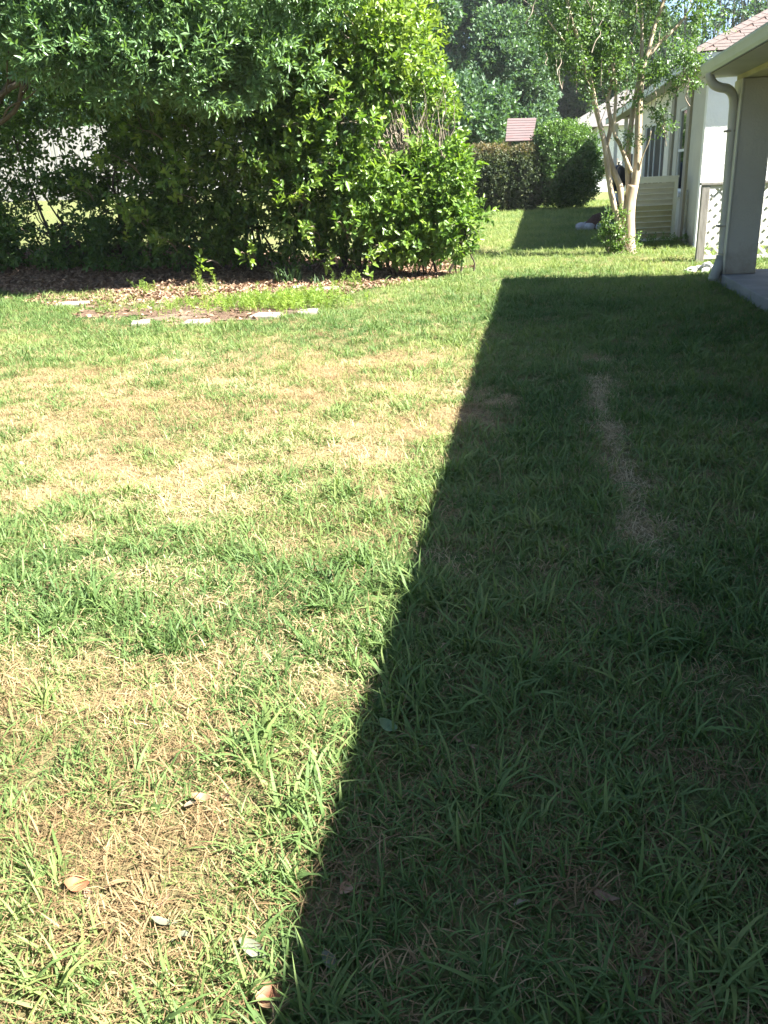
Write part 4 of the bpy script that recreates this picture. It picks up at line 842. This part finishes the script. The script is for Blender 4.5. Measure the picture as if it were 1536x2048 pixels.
for y0, y1, dg, dt, sc_ in ((.55, 2.2, 1500, 760, .92), (2.2, 4, 1500, 680, .92), (4, 7, 1250, 520, .9), (7, 11, 620, 260, .95), (11, 16, 360, 70, .95), (16, 28, 230, 12, 1.1), (28, 46, 90, 5, 1.5)):
    xl = -3.2 if y0 >= 16 else -15
    x, y = pts_zone(r, y0, y1, dg, xl); g = green_field(x, y); cl_ = noise2(x, y, 5.5, 51, 2)
    k_ = (r.random(len(x)) < np.clip(.14+1.0*g+1.3*(cl_-.5), .05, 1)) & not_bed(x, y); gxs.append(x[k_]); gys.append(y[k_]); gsc.append(sc_*(.7+.6*r.random(k_.sum()))*(.75+.45*g[k_])*np.clip(.7+(cl_[k_]-.3)*.9, .6, 1.25))
    x, y = pts_zone(r, y0, y1, dt, xl); g = green_field(x, y); k_ = (r.random(len(x)) < np.clip(1.25-1.0*g, .12, 1)) & not_bed(x, y); txs.append(x[k_]); tys.append(y[k_]); tsc.append(sc_*(.7+.7*r.random(k_.sum())))
x = np.concatenate(gxs); y = np.concatenate(gys); n = len(x); g = green_field(x, y)
tint = np.clip(.42+(noise2(x, y, 1.1, 61, 3)-.5)*.9+(r.random(n)-.5)*.55+(.35-g*.35)+.32*sstep(11.5, 15, y), 0, 1)
ix = r.choice(12, n, p=[.11]*5+[.045]*4+[.09]*3)
rot = np.stack([r.normal(size=n)*.15, r.normal(size=n)*.15, r.random(n)*2*PI], 1)
scatter('grass', np.stack([x, y, terrain(x, y)], 1), rot, np.concatenate(gsc), ix, tint, GT)
x = np.concatenate(txs); y = np.concatenate(tys); n = len(x)
tint = np.clip(.5+(noise2(x, y, 1.3, 65, 3)-.5)*1.0+(r.random(n)-.5)*.6+.5*np.exp(-((x-.455)/.13)**2)*(y > 3)*(y < 7)-.24*sstep(3.2, 1.8, y), 0, 1)
rot = np.stack([r.normal(size=n)*.1, r.normal(size=n)*.1, r.random(n)*2*PI], 1)
scatter('dry_grass', np.stack([x, y, terrain(x, y)], 1), rot, np.concatenate(tsc), r.choice(8, n, p=[.16]*5+[.2/3]*3), tint, TH)
# leaf litter on the bed, thin on the lawn
def dry_leaf(seed, L=.06, W=.03, m=None):
    q = np.random.default_rng(seed); V = []; Fc = []
    cu, tw_ = q.uniform(-.5, .9), q.uniform(-.6, .6); N_ = 5
    for i in range(N_+1):
        u = i/N_; wv = W*.5*math.sin(PI*min(max(u*.94+.03, 0), 1))**.75; cz = cu*L*(u-.5)**2*1.6; a_ = tw_*(u-.5)
        V += [(L*(u-.5), -wv*math.cos(a_), cz+wv*.5+wv*math.sin(a_)), (L*(u-.5), 0, cz), (L*(u-.5), wv*math.cos(a_), cz+wv*.5-wv*math.sin(a_))]
    for i in range(N_): Fc += [(3*i, 3*i+1, 3*i+4, 3*i+3), (3*i+1, 3*i+2, 3*i+5, 3*i+4)]
    return mesh_np('dry_leaf', np.array(V)+np.array([0, 0, W*.12]), np.array(Fc), m or MT['litter'], smooth=True)
LT = [bpy.data.objects.new('dry_leaf', dry_leaf(i, .06+.012*(i % 3), .026+.006*(i % 4))) for i in range(7)]
n = 40000; x = r.uniform(-14.5, -1, n); y = r.uniform(9, 17, n)
back = sstep(10.8, 12.2, y-.12*(x+3.5)*(x < -3.5)*-1)
k_ = ~not_bed(x, y) & (r.random(n) < .12+.88*sstep(10.5, 11.8, y)); x, y = x[k_], y[k_]
x2 = r.uniform(-3, 2.4, 400)*1.0; y2 = r.uniform(.8, 6, 400); k2 = in_view(x2, y2) & (r.random(400) < .75*sstep(3.5, 1.2, y2)+.15); x = np.concatenate([x, x2[k2]]); y = np.concatenate([y, y2[k2]]); n = len(x)
lit_near = y < 7
scatter('leaf_litter', np.stack([x, y, terrain(x, y)+np.where(lit_near, .002, .015)], 1), np.stack([r.normal(size=n)*.35, r.normal(size=n)*.35, r.random(n)*2*PI], 1), np.where(lit_near, .4+.4*r.random(n), .7+.7*r.random(n)), r.integers(0, 7, n), np.clip(.15+r.random(n)*.85, 0, 1), LT)
# sparse grass and sprouts within the bed
n = 8000; x = r.uniform(-12, -1.2, n); y = r.uniform(9.2, 14, n); k_ = ~not_bed(x, y) & (noise2(x, y, 1.2, 91, 2) > .47) & (y < 12.6-.1*x*0); x, y = x[k_], y[k_]; n = len(x)
scatter('bed_grass', np.stack([x, y, terrain(x, y)+.01], 1), np.stack([r.normal(size=n)*.15, r.normal(size=n)*.15, r.random(n)*2*PI], 1), .7+.8*r.random(n), r.integers(0, 12, n), np.clip(.4+r.random(n)*.6, 0, 1), GT)
# named fallen leaves on the lawn, each one a thing
def leaf_colour(name, a_, b_): return surf(name, [(.3, a_), (.7, b_)], 25, .6, (.3, .003))
LC = {'pale': leaf_colour('bleached_leaf', (.20, .155, .105), (.30, .245, .175)), 'grey': leaf_colour('grey_green_leaf', (.10, .11, .075), (.17, .18, .13)), 'rust': leaf_colour('rust_leaf', (.17, .07, .035), (.27, .12, .06)), 'tan': leaf_colour('tan_leaf', (.20, .125, .07), (.31, .21, .125)), 'green': leaf_colour('fallen_green_leaf', (.10, .17, .08), (.16, .24, .12))}
fl = [((385, 1600), 'pale', .085, .034, 1.4, 'bleached pale fallen leaf standing upright among sunlit grass'), ((400, 1588), 'tan', .06, .032, .2, 'tan fallen leaf tucked beside the bleached upright leaf'), ((452, 1583), 'tan', .05, .03, 2.2, 'small orange-tan fallen leaf above the bare soil'), ((505, 1892), 'grey', .085, .036, -.35, 'grey-green curled fallen leaf beside the shadow edge'), ((366, 1868), 'grey', .06, .03, .5, 'grey fallen leaf under long sunlit blades'), ((152, 1768), 'rust', .065, .045, .3, 'rounded rusty brown fallen leaf on bare soil'), ((232, 1765), 'tan', .07, .03, .9, 'long tan fallen leaf next to the rounded rusty one'), ((535, 1985), 'rust', .075, .04, .8, 'bright rust-orange fallen leaf at the bottom of the lawn'), ((524, 2003), 'tan', .06, .032, -.4, 'tan fallen leaf lapping the rust-orange leaf'), ((690, 1772), 'tan', .06, .034, 1.2, 'dull tan fallen leaf just inside the house shadow'), ((832, 1357), 'pale', .075, .03, .9, 'pale fallen leaf in the shadow beside green blades'), ((776, 1440), 'green', .075, .045, -.4, 'broad green fallen leaf in the shadow by its edge'), ((1048, 1800), 'pale', .06, .022, .5, 'small pale fallen leaf deep in the house shadow'), ((660, 1915), 'grey', .06, .03, -.7, 'grey fallen leaf on dark soil inside the shadow'), ((325, 1845), 'grey', .07, .03, .1, 'dark grey leaf lying flat behind the long blades')]
for i, ((px, py), cn, L_, W_, rz, lab) in enumerate(fl):
    c = G(px, py, .03); o = link('fallen_leaf', dry_leaf(500+i, L_*.8, W_*.8, LC[cn]), None, (c[0], c[1], tz(c[0], c[1])+.016), (.35 if i % 2 else -.3, .25, rz)); tag(o, lab, 'leaf', 'fallen leaves on the lawn')

# ------------------------------------------------------------------ thin summer haze
hzm = bpy.data.materials.new('haze'); hzm.use_nodes = True; hn = hzm.node_tree.nodes; hn.clear()
ho = hn.new('ShaderNodeOutputMaterial'); hv = hn.new('ShaderNodeVolumePrincipled'); hv.inputs['Color'].default_value = (.92, .96, 1, 1); hv.inputs['Density'].default_value = .0003; hv.inputs['Anisotropy'].default_value = .3
hzm.node_tree.links.new(hv.outputs[0], ho.inputs['Volume'])
tag(MB().box(-130, 110, -30, 150, -1.2, 22).build('haze', hzm), kind='stuff')
